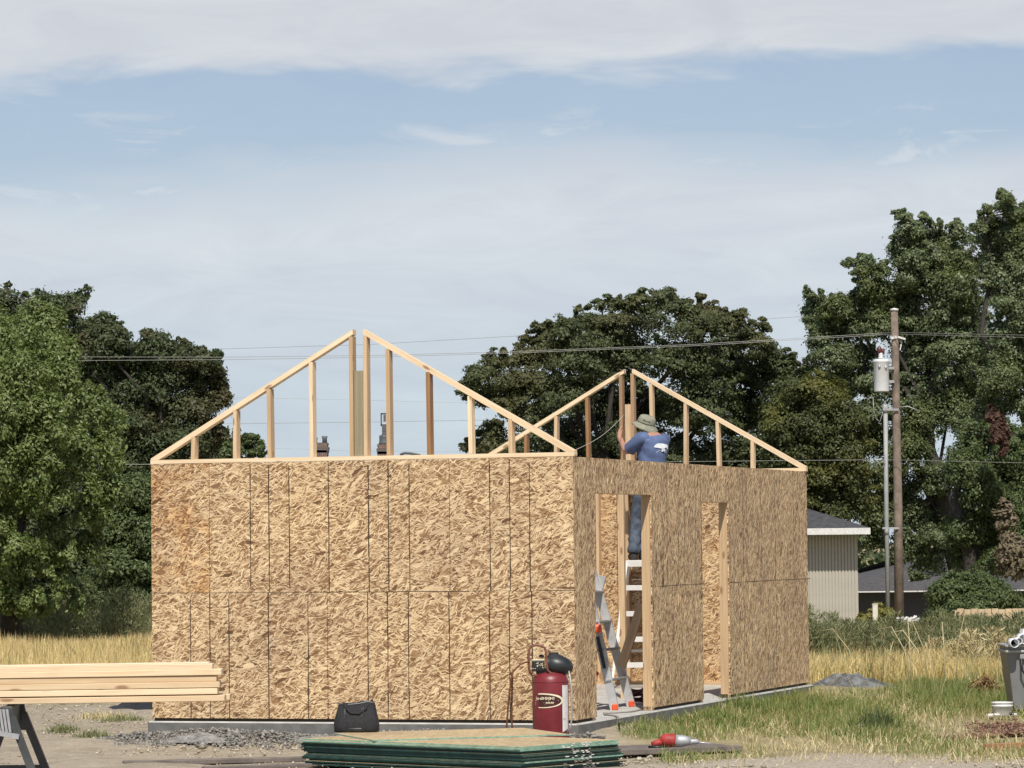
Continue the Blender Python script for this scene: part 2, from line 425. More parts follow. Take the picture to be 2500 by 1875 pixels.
M['roofing'] = plain('grey_shingle', (0.052, 0.052, 0.056), 0.9, var=0.35, scale=9, dirt=((0.08, 0.08, 0.084), 0.4))
M['roofing2'] = plain('weathered_shingle', (0.070, 0.066, 0.066), 0.9, var=0.3, scale=6)
M['fascia'] = plain('white_fascia', (0.62, 0.61, 0.59), 0.6)
M['dark_wall'] = plain('dark_wall_shade_tone', (0.060, 0.060, 0.066), 0.8)  # tree shade on the low house is put into its wall colour
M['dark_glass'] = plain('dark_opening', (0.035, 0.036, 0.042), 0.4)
M['fence_wood'] = plain('cedar_fence', (0.50, 0.385, 0.24), 0.85, var=0.15, scale=5)
M['post_white'] = plain('weathered_white_post', (0.60, 0.57, 0.50), 0.8)
M['cap_metal'] = plain('dark_chimney_cap', (0.10, 0.105, 0.11), 0.6)
M['mortar_cap'] = plain('concrete_chimney_crown', (0.12, 0.098, 0.085), 0.9)
M['tarp'] = plain('black_tarp', (0.022, 0.021, 0.022), 0.55, var=0.3, scale=4, bump=0.6)
M['grey_tarp'] = plain('grey_felt', (0.115, 0.118, 0.118), 0.8, var=0.6, scale=8, bump=0.6)
M['board_grey'] = plain('grey_brown_board', (0.15, 0.125, 0.11), 0.75, var=0.25, scale=6)
M['clear_plastic'] = plain('milky_plastic', (0.62, 0.63, 0.62), 0.35, var=0.05)
M['bark'] = plain('bark_grey', (0.045, 0.038, 0.032), 0.9, var=0.35, scale=9, bump=0.6)
M['edging'] = plain('cedar_edging', (0.34, 0.17, 0.085), 0.8, var=0.2, scale=8)

def siding_mat():
    m, w, b = new_mat('ribbed_siding')
    oc = w.node('ShaderNodeTexCoord').outputs['UV']
    x, y, z = w.xyz(oc)
    n = w.noise(oc, 3, 4, 0.6)
    c = w.mix(w.sstep(n, 0.3, 0.7), (0.37, 0.345, 0.29), (0.42, 0.39, 0.325))
    w.l.new(c, b.inputs['Base Color']); b.inputs['Roughness'].default_value = 0.75
    return m
M['siding'] = siding_mat()
def brick_mat():
    m, w, b = new_mat('chimney_brick')
    oc = w.node('ShaderNodeTexCoord').outputs['UV']
    br = w.node('ShaderNodeTexBrick'); w.l.new(oc, br.inputs[0])
    br.inputs['Color1'].default_value = (0.20, 0.085, 0.06, 1); br.inputs['Color2'].default_value = (0.12, 0.06, 0.05, 1)
    br.inputs['Mortar'].default_value = (0.20, 0.165, 0.145, 1); br.inputs['Scale'].default_value = 1.0
    br.inputs['Brick Width'].default_value = 0.2; br.inputs['Row Height'].default_value = 0.075; br.inputs['Mortar Size'].default_value = 0.012
    n = w.noise(oc, 7, 4, 0.7)
    c = w.mix(w.math('MULTIPLY', w.sstep(n, 0.55, 0.7), 0.7), br.outputs[0], (0.33, 0.30, 0.28))
    w.l.new(c, b.inputs['Base Color']); b.inputs['Roughness'].default_value = 0.9
    return m
M['brick'] = brick_mat()

def ground_mat():
    m, w, b = new_mat('lot_ground')
    pos = w.node('ShaderNodeNewGeometry').outputs['Position']
    x, y, z = w.xyz(pos)
    big = w.noise(pos, 0.55, 5, 0.6); med = w.noise(pos, 3.2, 5, 0.62); fine = w.noise(pos, 26, 5, 0.7); peb = w.noise(pos, 70, 3, 0.6)
    dirt = w.ramp(med, [(0.25, (0.30, 0.25, 0.175)), (0.5, (0.41, 0.345, 0.25)), (0.75, (0.50, 0.43, 0.315))])
    dirt = w.mix(w.sstep(fine, 0.35, 0.75), w.mix(1.0, dirt, (0.72, 0.72, 0.74), 'MULTIPLY'), dirt)
    dirt = w.mix(w.math('MULTIPLY', w.sstep(peb, 0.60, 0.70), 0.6), dirt, (0.46, 0.43, 0.37))
    gravel = w.ramp(fine, [(0.3, (0.24, 0.20, 0.15)), (0.5, (0.38, 0.325, 0.25)), (0.7, (0.52, 0.455, 0.36))])
    straw = w.ramp(med, [(0.3, (0.19, 0.16, 0.08)), (0.6, (0.33, 0.27, 0.145)), (0.8, (0.42, 0.35, 0.20))])
    wob = w.math('MULTIPLY', w.math('SUBTRACT', big, 0.5), 3.0)
    # grass lot on the right and in the far field
    mr = w.math('MULTIPLY', w.sstep(w.math('ADD', x, wob), 0.9, 1.6), w.sstep(w.math('ADD', y, wob), 29.6, 30.8))
    mf = w.sstep(w.math('ADD', y, w.math('MULTIPLY', wob, 2.0)), 41.0, 45.0)
    mg = w.math('MAXIMUM', mr, mf)
    mgr = w.math('MULTIPLY', w.sstep(w.math('ADD', y, wob), 30.8, 29.6), w.sstep(x, 0.2, 1.2))
    c = w.mix(mg, dirt, straw)
    c = w.mix(mgr, c, gravel)
    w.l.new(c, b.inputs['Base Color']); b.inputs['Roughness'].default_value = 0.95
    bp = w.node('ShaderNodeBump'); bp.inputs['Strength'].default_value = 0.7; bp.inputs['Distance'].default_value = 0.03
    w.l.new(fine, bp.inputs['Height']); w.l.new(bp.outputs[0], b.inputs['Normal'])
    return m
M['ground'] = ground_mat()

def rock_mat(name, cols):
    m, w, b = new_mat(name)
    rnd = w.node('ShaderNodeNewGeometry').outputs['Random Per Island']
    w.l.new(w.ramp(rnd, [(i / (len(cols) - 1), q) for i, q in enumerate(cols)]), b.inputs['Base Color'])
    b.inputs['Roughness'].default_value = 0.9
    return m
M['gravel'] = rock_mat('gravel', [(0.11, 0.105, 0.095), (0.20, 0.188, 0.168), (0.32, 0.30, 0.27)])
M['pebble'] = rock_mat('pebble', [(0.26, 0.22, 0.16), (0.40, 0.35, 0.26), (0.52, 0.47, 0.38)])
M['bark_chip'] = rock_mat('bark_chips', [(0.045, 0.022, 0.016), (0.11, 0.05, 0.033), (0.20, 0.11, 0.07), (0.30, 0.19, 0.12)])
M['dry_blade'] = leaf_mat('dry_grass', [(0.54, 0.385, 0.175), (0.70, 0.525, 0.25), (0.84, 0.68, 0.37), (0.60, 0.435, 0.19)], 0.25, 0.7, 0.9, (0.50, 0.42, 0.17))
M['pale_blade'] = leaf_mat('straw', [(0.42, 0.34, 0.18), (0.60, 0.50, 0.29), (0.72, 0.62, 0.40)], 0.2, 0.7)
M['green_blade'] = leaf_mat('green_grass', [(0.10, 0.155, 0.04), (0.155, 0.215, 0.06), (0.235, 0.27, 0.09), (0.38, 0.35, 0.15)], 0.3, 0.55, 1.3, (0.30, 0.285, 0.10))
M['weed_leaf'] = leaf_mat('grey_green_weed', [(0.16, 0.18, 0.085), (0.235, 0.25, 0.125), (0.35, 0.345, 0.185)], 0.25, 0.7, 0.8, (0.16, 0.16, 0.075))
M['weed_dark'] = leaf_mat('dark_green_weed', [(0.065, 0.095, 0.035), (0.10, 0.135, 0.05), (0.15, 0.175, 0.07)], 0.25, 0.6)
M['brown_weed'] = leaf_mat('dry_brown_weed', [(0.16, 0.08, 0.035), (0.28, 0.16, 0.07), (0.40, 0.28, 0.14)], 0.15, 0.8)
M['leaf_maple'] = leaf_mat('bright_maple_leaf', [(0.095, 0.135, 0.040), (0.15, 0.20, 0.062), (0.215, 0.265, 0.095), (0.30, 0.34, 0.145)], 0.4, 0.45)
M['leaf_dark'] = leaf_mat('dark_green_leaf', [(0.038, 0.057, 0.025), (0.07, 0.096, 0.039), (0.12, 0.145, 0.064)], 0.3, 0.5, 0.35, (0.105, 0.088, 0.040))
M['leaf_mid'] = leaf_mat('mid_green_leaf', [(0.056, 0.083, 0.03), (0.095, 0.131, 0.045), (0.156, 0.191, 0.075)], 0.33, 0.5)
M['leaf_locust'] = leaf_mat('locust_leaf', [(0.045, 0.063, 0.027), (0.085, 0.106, 0.043), (0.146, 0.164, 0.072)], 0.3, 0.55, 0.22, (0.120, 0.112, 0.046))
M['leaf_yellow'] = leaf_mat('yellow_green_leaf', [(0.045, 0.060, 0.022), (0.085, 0.100, 0.034), (0.14, 0.150, 0.055)], 0.34, 0.5, 0.45, (0.17, 0.165, 0.040))
M['leaf_cotton'] = leaf_mat('cottonwood_leaf', [(0.06, 0.089, 0.044), (0.11, 0.148, 0.067), (0.175, 0.217, 0.103), (0.3, 0.326, 0.192)], 0.33, 0.42, 0.3, (0.125, 0.145, 0.045))
M['leaf_brown'] = leaf_mat('dead_brown_leaf', [(0.045, 0.022, 0.016), (0.085, 0.042, 0.030), (0.12, 0.070, 0.048)], 0.15, 0.8)
M['leaf_tan'] = leaf_mat('dead_tan_leaf', [(0.10, 0.085, 0.045), (0.17, 0.135, 0.085), (0.24, 0.19, 0.13)], 0.15, 0.8)

# ------------------------------------------------------------------ setting: the ground
def bank(X, Y):
    """soil pushed up against the slab"""
    dx, dy = X - SO.x, Y - SO.y
    lx = dx * EX.x + dy * EX.y; ly = dx * EY.x + dy * EY.y
    ox = np.maximum(np.maximum(-W_ - lx, lx), 0); oy = np.maximum(np.maximum(-ly, ly - L_), 0)
    d = np.hypot(ox, oy)
    return 0.100 * np.exp(-(d / 0.42) ** 2) * (0.85 + 0.25 * np.sin(lx * 3.1 + ly * 1.7))
def build_ground():
    xs = np.concatenate([[-3000, -900, -300, -100, -50], np.arange(-24, -8, 0.6), np.arange(-8, 10, 0.16), np.arange(10, 24.1, 0.6), [50, 100, 300, 900, 3000]])
    ys = np.concatenate([[-300, -50, 0, 10], np.arange(18, 29, 0.4), np.arange(29, 46, 0.16), np.arange(46, 60, 0.4), np.arange(60, 130, 3), [140, 170, 250, 500, 1200, 4000]])
    X, Y = np.meshgrid(xs, ys)
    t = np.clip((Y - 44) / 51, 0, 1)
    Z = -0.19 - 0.6 * t - 2.0 * np.clip((Y - 97) / 32, 0, 1)
    near = (np.abs(X) < 23) & (Y > 19) & (Y < 60)
    bump = 0.018 * np.sin(X * 2.1 + Y * 0.7) + 0.014 * np.sin(X * 0.9 - Y * 1.7) + 0.008 * np.sin(X * 5.3 + 2 * np.sin(Y * 3.1)) + rng.normal(0, 0.004, X.shape)
    Z = Z + np.where(near, bump, 0) + bank(X, Y)
    V = np.stack([X, Y, Z], -1).reshape(-1, 3); nx = len(xs); ny = len(ys)
    i, j = np.meshgrid(np.arange(nx - 1), np.arange(ny - 1)); a = (j * nx + i).ravel()
    F = np.stack([a, a + 1, a + nx + 1, a + nx], 1)
    o = raw_mesh('ground', V, F, M['ground'], smooth=True); tag(o, kind='structure')
build_ground()

# ------------------------------------------------------------------ the shed being framed
SHED = thing('unfinished_shed', 'unfinished shed of bare strand board walls with open gable framing, on a concrete slab', 'shed', SO, -TH)
def build_shed():
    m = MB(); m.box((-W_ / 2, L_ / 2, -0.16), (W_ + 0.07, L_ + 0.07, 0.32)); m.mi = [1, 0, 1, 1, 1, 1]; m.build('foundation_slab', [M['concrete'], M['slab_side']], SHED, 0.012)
    T = 0.0115; ZB = 0.028
    def panel(mb, x0, x1, z0, z1, face, tint=0.0, swap=False):
        """one sheet of sheathing; face: (axis, outer coordinate, sign of outward normal)"""
        ax, c, sg = face; g = 0.0018
        cc = c - sg * T / 2
        if ax == 'y': mb.box(((x0 + x1) / 2, cc, (z0 + z1) / 2), (x1 - x0 - 2 * g, T, z1 - z0 - 2 * g), None, 0, tint)
        else: mb.box((cc, (x0 + x1) / 2, (z0 + z1) / 2), (T, x1 - x0 - 2 * g, z1 - z0 - 2 * g), None, 0, tint)
        fs = mb.uv[-6:]
        for k in range(6):                                   # metres along the wall / up, so the strands keep their real size
            idx = mb.f[-6 + k]
            q = [mb.v[i] for i in idx]
            u = [(p[0] if ax == 'y' else p[1], p[2]) for p in q]
            off = 11.3 if ax == 'x' else 0
            if c < -1 or (ax == 'y' and c > 1): off += 23.7
            u = [(a + off, b_) for a, b_ in u]
            if swap: u = [(b_, a) for a, b_ in u]
            mb.uv[-6 + k] = u
    def ink_line(mb, x, z0, z1, w=0.011, face='front', c=0.0):
        z = z0
        while z < z1:
            l = min(random.uniform(0.05, 0.16), z1 - z); ww = w * random.uniform(0.6, 1.15); xx = x + random.uniform(-.0016, .0016)
            if face == 'front': mb.box((xx, c - 0.0006, z + l / 2), (ww, 0.0012, l), None, 1)
            else: mb.box((c + 0.0006, xx, z + l / 2), (0.0012, ww, l), None, 1)
            z += l + random.uniform(0, 0.004)
    def studs(wall, ax, pos, c0, z0, z1, m_='lumber'):
        for p in pos:
            mb = MB()
            if ax == 'y': mb.box((p, c0, (z0 + z1) / 2), (0.038, 0.089, z1 - z0))
            else: mb.box((c0, p, (z0 + z1) / 2), (0.089, 0.038, z1 - z0))
            mb.build('stud', M[m_], wall)
    def plate(wall, nm, ax, a, b, c0, z, mat='lumber', w=0.089):
        mb = MB()
        if ax == 'y': mb.box(((a + b) / 2, c0, z + 0.019), (b - a, w, 0.038))
        else: mb.box((c0, (a + b) / 2, z + 0.019), (w, b - a, 0.038))
        mb.build(nm, M[mat], wall)
    SEAM = 1.213
    # --- front wall (facing the camera)
    mb = MB()
    xe = [-W_, -3.62, -2.405, -1.203, 0.0]
    for i in range(4): panel(mb, xe[i], xe[i + 1], SEAM, H_, ('y', 0, -1), (1.0 if i == 0 else 0.0))
    xe2 = [-W_, -3.02, -1.825, 0.0]
    for i in range(3): panel(mb, xe2[i], xe2[i + 1], ZB, SEAM, ('y', 0, -1), 0.0)
    for x, z1 in ((-3.20, 0.06), (-3.011, 0), (-2.804, 0.05), (-2.406, 0), (-2.006, 0), (-1.808, 0), (-1.601, 0), (-0.808, 0), (-0.614, 0), (-0.421, 0)):
        ink_line(mb, x, SEAM + z1, H_ - 0.02 - random.uniform(0, .03))
    for x in (-3.823, -3.622, -3.427, -3.026, -2.623, -2.023, -1.825, -1.619, -1.217, -0.823, -0.629, -0.41):
        ink_line(mb, x, ZB + 0.005, SEAM - (0.06 if x in (-3.823, -3.427, -2.623) else 0.0))
    ink_line(mb, -2.427, ZB, SEAM, 0.005); ink_line(mb, -1.203, SEAM, H_, 0.004); ink_line(mb, -3.62, SEAM, H_, 0.003)
    k = -W_ + 0.01
    while k < -0.05:                                          # the butt joint between the two courses
        l = random.uniform(0.1, 0.5); mb.box((min(k + l / 2, -0.03), -0.0004, SEAM + random.uniform(-.0015, .0015)), (min(l, -0.02 - k), 0.001, random.uniform(.003, .007)), None, 1); k += l
    fw = mb.build('sheathed_wall', [M['osb'], M['ink']], SHED)
    plate(fw, 'sill_plate', 'y', -W_ + 0.01, -0.01, 0.075, 0.0, 'lumber_treated')
    studs(fw, 'y', [-W_ + 0.04] + [-3.82 + 0.4064 * i for i in range(10)], 0.0585, 0.04, 2.36)
    plate(fw, 'top_plate', 'y', -W_ + 0.012, -0.012, 0.0585, 2.361); plate(fw, 'top_plate', 'y', -W_ + 0.012, -0.012, 0.0585, 2.4)
    # --- back wall
    mb = MB()
    for a, b in ((-W_, -3.0), (-3.0, -1.79), (-1.79, 0)):
        panel(mb, a, b, SEAM, H_, ('y', L_, 1), 0.5); panel(mb, a, b, ZB, SEAM, ('y', L_, 1), 0.5)
    bw = mb.build('sheathed_wall', [M['osb'], M['ink']], SHED)
    plate(bw, 'sill_plate', 'y', -W_ + 0.01, -0.01, L_ - 0.0585, 0.0)
    studs(bw, 'y', [-W_ + 0.04, -3.82, -3.41, -3.0, -2.49, -2.225, -2.13, -1.93, -1.83, -1.42, -0.60, -0.04], L_ - 0.0585, 0.04, 2.36)
    plate(bw, 'top_plate', 'y', -W_ + 0.012, -0.012, L_ - 0.0585, 2.361); plate(bw, 'top_plate', 'y', -W_ + 0.012, -0.012, L_ - 0.0585, 2.4)
    # --- wall on the far long side
    mb = MB()
    n = 7; ys = [i * L_ / n for i in range(n + 1)]
    for i in range(n): panel(mb, ys[i] + (0.012 if i == 0 else 0), ys[i + 1] - (0.012 if i == n - 1 else 0), ZB, H_, ('x', -W_, -1), 0.3, True)
    lw = mb.build('sheathed_wall', [M['osb'], M['ink']], SHED)
    plate(lw, 'sill_plate', 'x', 0.11, L_ - 0.11, -W_ + 0.0585, 0.0)
    studs(lw, 'x', [0.14 + 0.4064 * i for i in range(21)] , -W_ + 0.0585, 0.04, 2.36)
    plate(lw, 'top_plate', 'x', 0.11, L_ - 0.11, -W_ + 0.0585, 2.361); plate(lw, 'top_plate', 'x', 0.11, L_ - 0.11, -W_ + 0.0585, 2.4)
    # --- wall with the two door openings
    D1 = (0.65, 2.50, 2.11); D2 = (4.33, 5.35, 2.055)
    mb = MB(); F = ('x', 0, 1)
    def pan(a, b, z0, z1): panel(mb, a, b, z0, z1, F, 0.0, True)
    pan(0.0, D1[0], ZB, H_); pan(D1[0], 1.22, D1[2], H_); pan(1.22, D1[1], D1[2], H_)
    pan(D1[1], 3.66, SEAM, H_); pan(3.66, D2[0], SEAM, H_); pan(D1[1], D2[0], ZB, SEAM)
    pan(D2[0], D2[1], D2[2], H_); pan(D2[1], 6.1, ZB, H_)
    pan(6.1, 7.32, SEAM, H_); pan(6.1, 7.32, ZB, SEAM); pan(7.32, L_, SEAM, H_); pan(7.32, L_, ZB, SEAM)
    for y, z0, z1 in ((3.049, SEAM, H_), (3.669, SEAM, H_), (4.088, SEAM, H_), (4.30, SEAM, H_), (8.147, SEAM, H_), (5.95, ZB, H_), (6.1, 1.3, H_), (7.32, ZB, H_), (6.71, SEAM, H_), (2.9, SEAM, 1.9), (3.45, SEAM, 2.2)):
        ink_line(mb, y, z0, z1 - 0.02, 0.008, 'side', 0.0)
    for a, b in ((2.75, 4.32), (5.36, 8.7)):
        k = a
        while k < b:
            l = random.uniform(.1, .4); mb.box((0.0004, min(k + l / 2, b), SEAM + random.uniform(-.002, .002)), (0.001, l, random.uniform(.003, .007)), None, 1); k += l + random.uniform(0, .04)
    rw = mb.build('sheathed_wall', [M['osb_side'], M['ink']], SHED)
    CX = -0.0585
    for a, b in ((0.11, D1[0]), (D1[1], D2[0]), (D2[1], L_ - 0.11)): plate(rw, 'sill_plate', 'x', a, b, CX - 0.012, 0.0, 'lumber_treated')
    studs(rw, 'x', [0.2, 0.35, 2.9, 3.3, 3.7, 4.1, 5.75, 6.15, 6.55, 6.96, 7.36, 7.77, 8.2, 8.6], CX, 0.04, 2.36)
    for p, z1 in ((D1[0] - 0.019, D1[2]), (D1[0] - 0.058, 2.36), (D1[1] + 0.019, D1[2]), (D1[1] + 0.058, 2.36), (D2[0] - 0.019, D2[2]), (D2[0] - .058, 2.36), (D2[1] + 0.019, D2[2]), (D2[1] + .058, 2.36)):
        studs(rw, 'x', [p], CX, 0.002, z1)
    for a, b, z in (D1, D2):
        mh = MB(); mh.box((CX, (a + b) / 2, z + 0.09), (0.089, b - a + 0.07, 0.18)); mh.build('door_header', M['lumber'], rw)
    plate(rw, 'top_plate', 'x', 0.11, L_ - 0.11, CX, 2.361); plate(rw, 'top_plate', 'x', 0.11, L_ - 0.11, CX, 2.4)
    # --- the two gable frames
    def gable(y0, stl, post, pmat, seed, xs_kings):
        """y0: centre line of the frame"""
        ZP = H_ + 0.002; AP = 3.668
        xa, xb = -2.149, -2.048
        mb = MB(); mb.box((-W_ / 2 + 0.006, y0, ZP + 0.019), (W_ + 0.02, 0.089, 0.038))
        g = mb.build('gable_frame', M['lumber_pale'], SHED)
        for x0, x1, nm in ((-W_ - 0.0, xa, 0), (0.015, xb, 1)):
            a = Vector((x0, y0, ZP + 0.042)); b = Vector((x1, y0, AP - 0.012))
            d = (b - a).normalized(); up = Vector((-d.z, 0, d.x)) if d.x > 0 else Vector((d.z, 0, -d.x))
            r = MB(); t = 0.042
            # a flat 2x4 with a plumb cut at the ridge and a level cut on the plate
            dz = (b.z - a.z) / (b.x - a.x)
            th = t / abs(d.x)
            q = [(a.x, ZP + 0.0385), (a.x + (th * 0.9) / dz * 1.0, ZP + 0.0385), (b.x, b.z + 0.012 - th), (b.x, b.z + 0.012), (a.x, ZP + 0.052)]
            pts = [(x, y0 - 0.0445, z) for x, z in q]
            r.prism(pts if d.x < 0 else pts[::-1], (0, 0.089, 0))
            # uv along the rafter
            for fi, f in enumerate(r.f):
                r.uv[fi] = [((Vector(r.v[i]) - a).dot(d), (r.v[i][1] - y0) + (Vector(r.v[i]) - a).dot(up)) for i in f]
            ro = r.build('rafter', M['lumber_pale'], g)
        def under(x):
            if x < (xa + xb) / 2: t_ = (x + W_) / (xa + W_)
            else: t_ = (0.015 - x) / (0.015 - xb)
            th = 0.042 / math.cos(math.atan((AP - ZP - 0.052) / 2.06))
            return ZP + 0.052 + t_ * (AP - ZP - 0.052) - th - 0.002
        for i, (x, mt) in enumerate(stl):
            s = MB(); lean = random.uniform(-0.012, 0.012); zt = under(x + lean) - 0.003
            s.beam((x, y0, ZP + 0.039), (x + lean, y0, zt), 0.089, 0.038, (1, 0, 0)); s.build('gable_stud', M[mt], g)
        for x in xs_kings:
            s = MB(); zt = under(x) - 0.003; s.box((x, y0, (ZP + 0.039 + zt) / 2), (0.038, 0.089, zt - ZP - 0.039)); s.build('gable_stud', M['lumber' if seed == 1 else 'lumber_tan'], g)
        s = MB(); z1 = post; mt_k = None; s.box(((xa + xb) / 2, y0 - 0.012, (ZP + 0.039 + z1) / 2), (xb - xa - 0.012, 0.038, z1 - ZP - 0.039)); s.build('ridge_post', M[pmat], g)
        return g
    gable(0.0445, [(-3.79, 'lumber'), (-3.355, 'lumber'), (-3.0, 'lumber'), (-2.575, 'lumber_pale'), (-1.80, 'lumber'), (-1.40, 'lumber_brown'), (-0.99, 'lumber_pale'), (-0.60, 'lumber')],
          3.279, 'lumber_grey', 1, (-2.170, -2.028))
    gable(L_ - 0.0445, [(-3.75, 'lumber'), (-3.375, 'lumber_brown'), (-3.0, 'lumber'), (-2.60, 'lumber_brown'), (-1.82, 'lumber_pale'), (-1.42, 'lumber'), (-1.02, 'lumber'), (-0.62, 'lumber_pale')],
          3.256, 'lumber', 2, (-2.19, -2.05))
build_shed()
for a, b, w_, h_, lab, mt in (
        (S(-0.33, 3.284, 1.06), S(-0.545, 3.215, 0.40), 0.089, 0.038, 'brown board leaning diagonally inside the wide door opening', 'lumber'),
        (S(-1.105, 5.13, 2.36), S(-1.105, 5.13, 0.0), 0.056, 0.06, 'upright timber prop standing on the slab behind the wide door opening', 'lumber')):
    mb = MB(); mb.beam(a, b, w_, h_, (0.3, 1, 0)); tag(mb.build('loose_board', M[mt]), lab, 'board')
mb = MB(); a, b = S(0.015, 0.04, 2.50), S(-2.16, L_ - 0.05, 3.14)
mb.tube([a.lerp(b, t) - Vector((0, 0, 0.05 * math.sin(math.pi * t))) for t in np.linspace(0, 1, 14)], 0.0025, 5)
tag(mb.build('mason_string', M['string']), 'thin pale string tied from the near gable corner to the far gable post', 'string')
# ------------------------------------------------------------------ trees
def leaves_from(centers, dirs, size, seed, aspect=0.50, jitter=0.35):
    """one pointed, slightly folded leaf per centre: 4 verts, 2 triangles sharing the midrib"""
    g = np.random.default_rng(seed); n = len(centers)
    d = dirs[:, :3] + (g.normal(0, jitter, (n, 3)) if dirs.shape[1] == 3 else 0); d = d / (np.linalg.norm(d, axis=1, keepdims=True) + 1e-9)
    rnd = g.normal(0, 1, (n, 3)) if dirs.shape[1] == 3 else dirs[:, 3:]; s = np.cross(d, rnd); s /= np.linalg.norm(s, axis=1, keepdims=True) + 1e-9
    nrm = np.cross(d, s)
    L = size * g.uniform(0.6, 1.35, (n, 1)); Wd = L * aspect * 0.5
    a = centers - d * L * 0.5; b = centers + s * Wd + nrm * L * 0.10; c = centers + d * L * 0.5; e = centers - s * Wd + nrm * L * 0.10
    V = np.stack([a, b, c, e], 1).reshape(-1, 3)
    k = np.arange(n) * 4
    F = np.concatenate([np.stack([k, k + 1, k + 2], 1), np.stack([k, k + 2, k + 3], 1)])
    return V, F

def crown_points(lobes, n_sprigs, per, sprig_r, seed, droop=0.3, shell=0.55, form=(1.15, 1.15, 0.8)):
    """clumps of leaves over the outside of every lobe; each clump is a small flattened dome of leaves facing outwards"""
    g = np.random.default_rng(seed)
    A = np.array(lobes, float)                                # cx cy cz rx ry rz
    vol = (A[:, 3] * A[:, 5]) ** 1.0; pr = vol / vol.sum()
    n_sprigs = max(4, int(n_sprigs / 2.9)); per = int(per * 3.0)
    li = np.concatenate([np.arange(len(A)), g.choice(len(A), max(0, n_sprigs - len(A)), p=pr)])[:n_sprigs] if n_sprigs > len(A) else g.choice(len(A), n_sprigs, p=pr)
    d = g.normal(0, 1, (n_sprigs, 3)); d[:, 2] += 0.45; d /= np.linalg.norm(d, axis=1, keepdims=True)
    rad = 0.30 + 0.55 * g.random((n_sprigs, 1)) ** 0.6
    rad *= 1 + 0.25 * np.abs(g.normal(0, 1, (n_sprigs, 1))) * (g.random((n_sprigs, 1)) < 0.30)
    c = A[li, :3] + d * rad * A[li, 3:6]
    k = n_sprigs * per; si = np.repeat(np.arange(n_sprigs), per)
    sr = (sprig_r * 1.12 * np.minimum(g.uniform(0.55, 1.45, n_sprigs), 0.80 * np.minimum(A[li, 3], A[li, 5]) / sprig_r))[si][:, None]
    e = g.normal(0, 1, (k, 3)); e += d[si] * 0.9 + np.array([0, 0, 0.5]); e /= np.linalg.norm(e, axis=1, keepdims=True)
    rr = 0.40 + 0.62 * g.random((k, 1)) ** 0.6 + 0.30 * np.abs(g.normal(0, 1, (k, 1))) * (g.random((k, 1)) < 0.15)
    # some clumps are thin sprays at the tips of branches, reaching out of the crown
    tip = g.random(n_sprigs) < 0.22
    c[tip] = A[li[tip], :3] + d[tip] * g.uniform(0.95, 1.38, (tip.sum(), 1)) * A[li[tip], 3:6]
    tp = tip[si][:, None]
    sr = np.where(tp, sr * 0.55, sr)
    pts = c[si] + e * rr * sr * np.array(form) + np.where(tp, d[si] * g.uniform(-1.5, 0.5, (k, 1)) * sr, 0)
    pts[:, 2] -= droop * 0.9 * (sr[:, 0] * (np.abs(e[:, 0]) + np.abs(e[:, 1]))) * rr[:, 0] * 0.8
    nrm = e * 1.1 + d[si] * 0.2 + np.array([0, 0, 0.30]) + g.normal(0, 0.50, (k, 3))
    t = g.normal(0, 1, (k, 3)); t[:, 2] -= droop * 1.5
    t -= nrm * (t * nrm).sum(1, keepdims=True) / (nrm * nrm).sum(1, keepdims=True)
    # sparse inner leaves
    m_ = k // 7; ci = g.choice(len(A), m_, p=pr); q_ = g.normal(0, 0.33, (m_, 3))
    pts = np.concatenate([pts, A[ci, :3] + q_ * A[ci, 3:6]])
    t = np.concatenate([t, g.normal(0, 1, (m_, 3))]); nrm = np.concatenate([nrm, g.normal(0, 1, (m_, 3))])
    return pts, np.concatenate([t, nrm], 1), c

def limb_path(a, b, g, wob=0.06):
    a = Vector(a); b = Vector(b); L = (b - a).length
    return [a.lerp(b, t) + Vector(g.normal(0, wob * L * math.sin(math.pi * t), 3)) + Vector((0, 0, 0.10 * L * math.sin(math.pi * t))) for t in (0, .25, .5, .75, 1)]

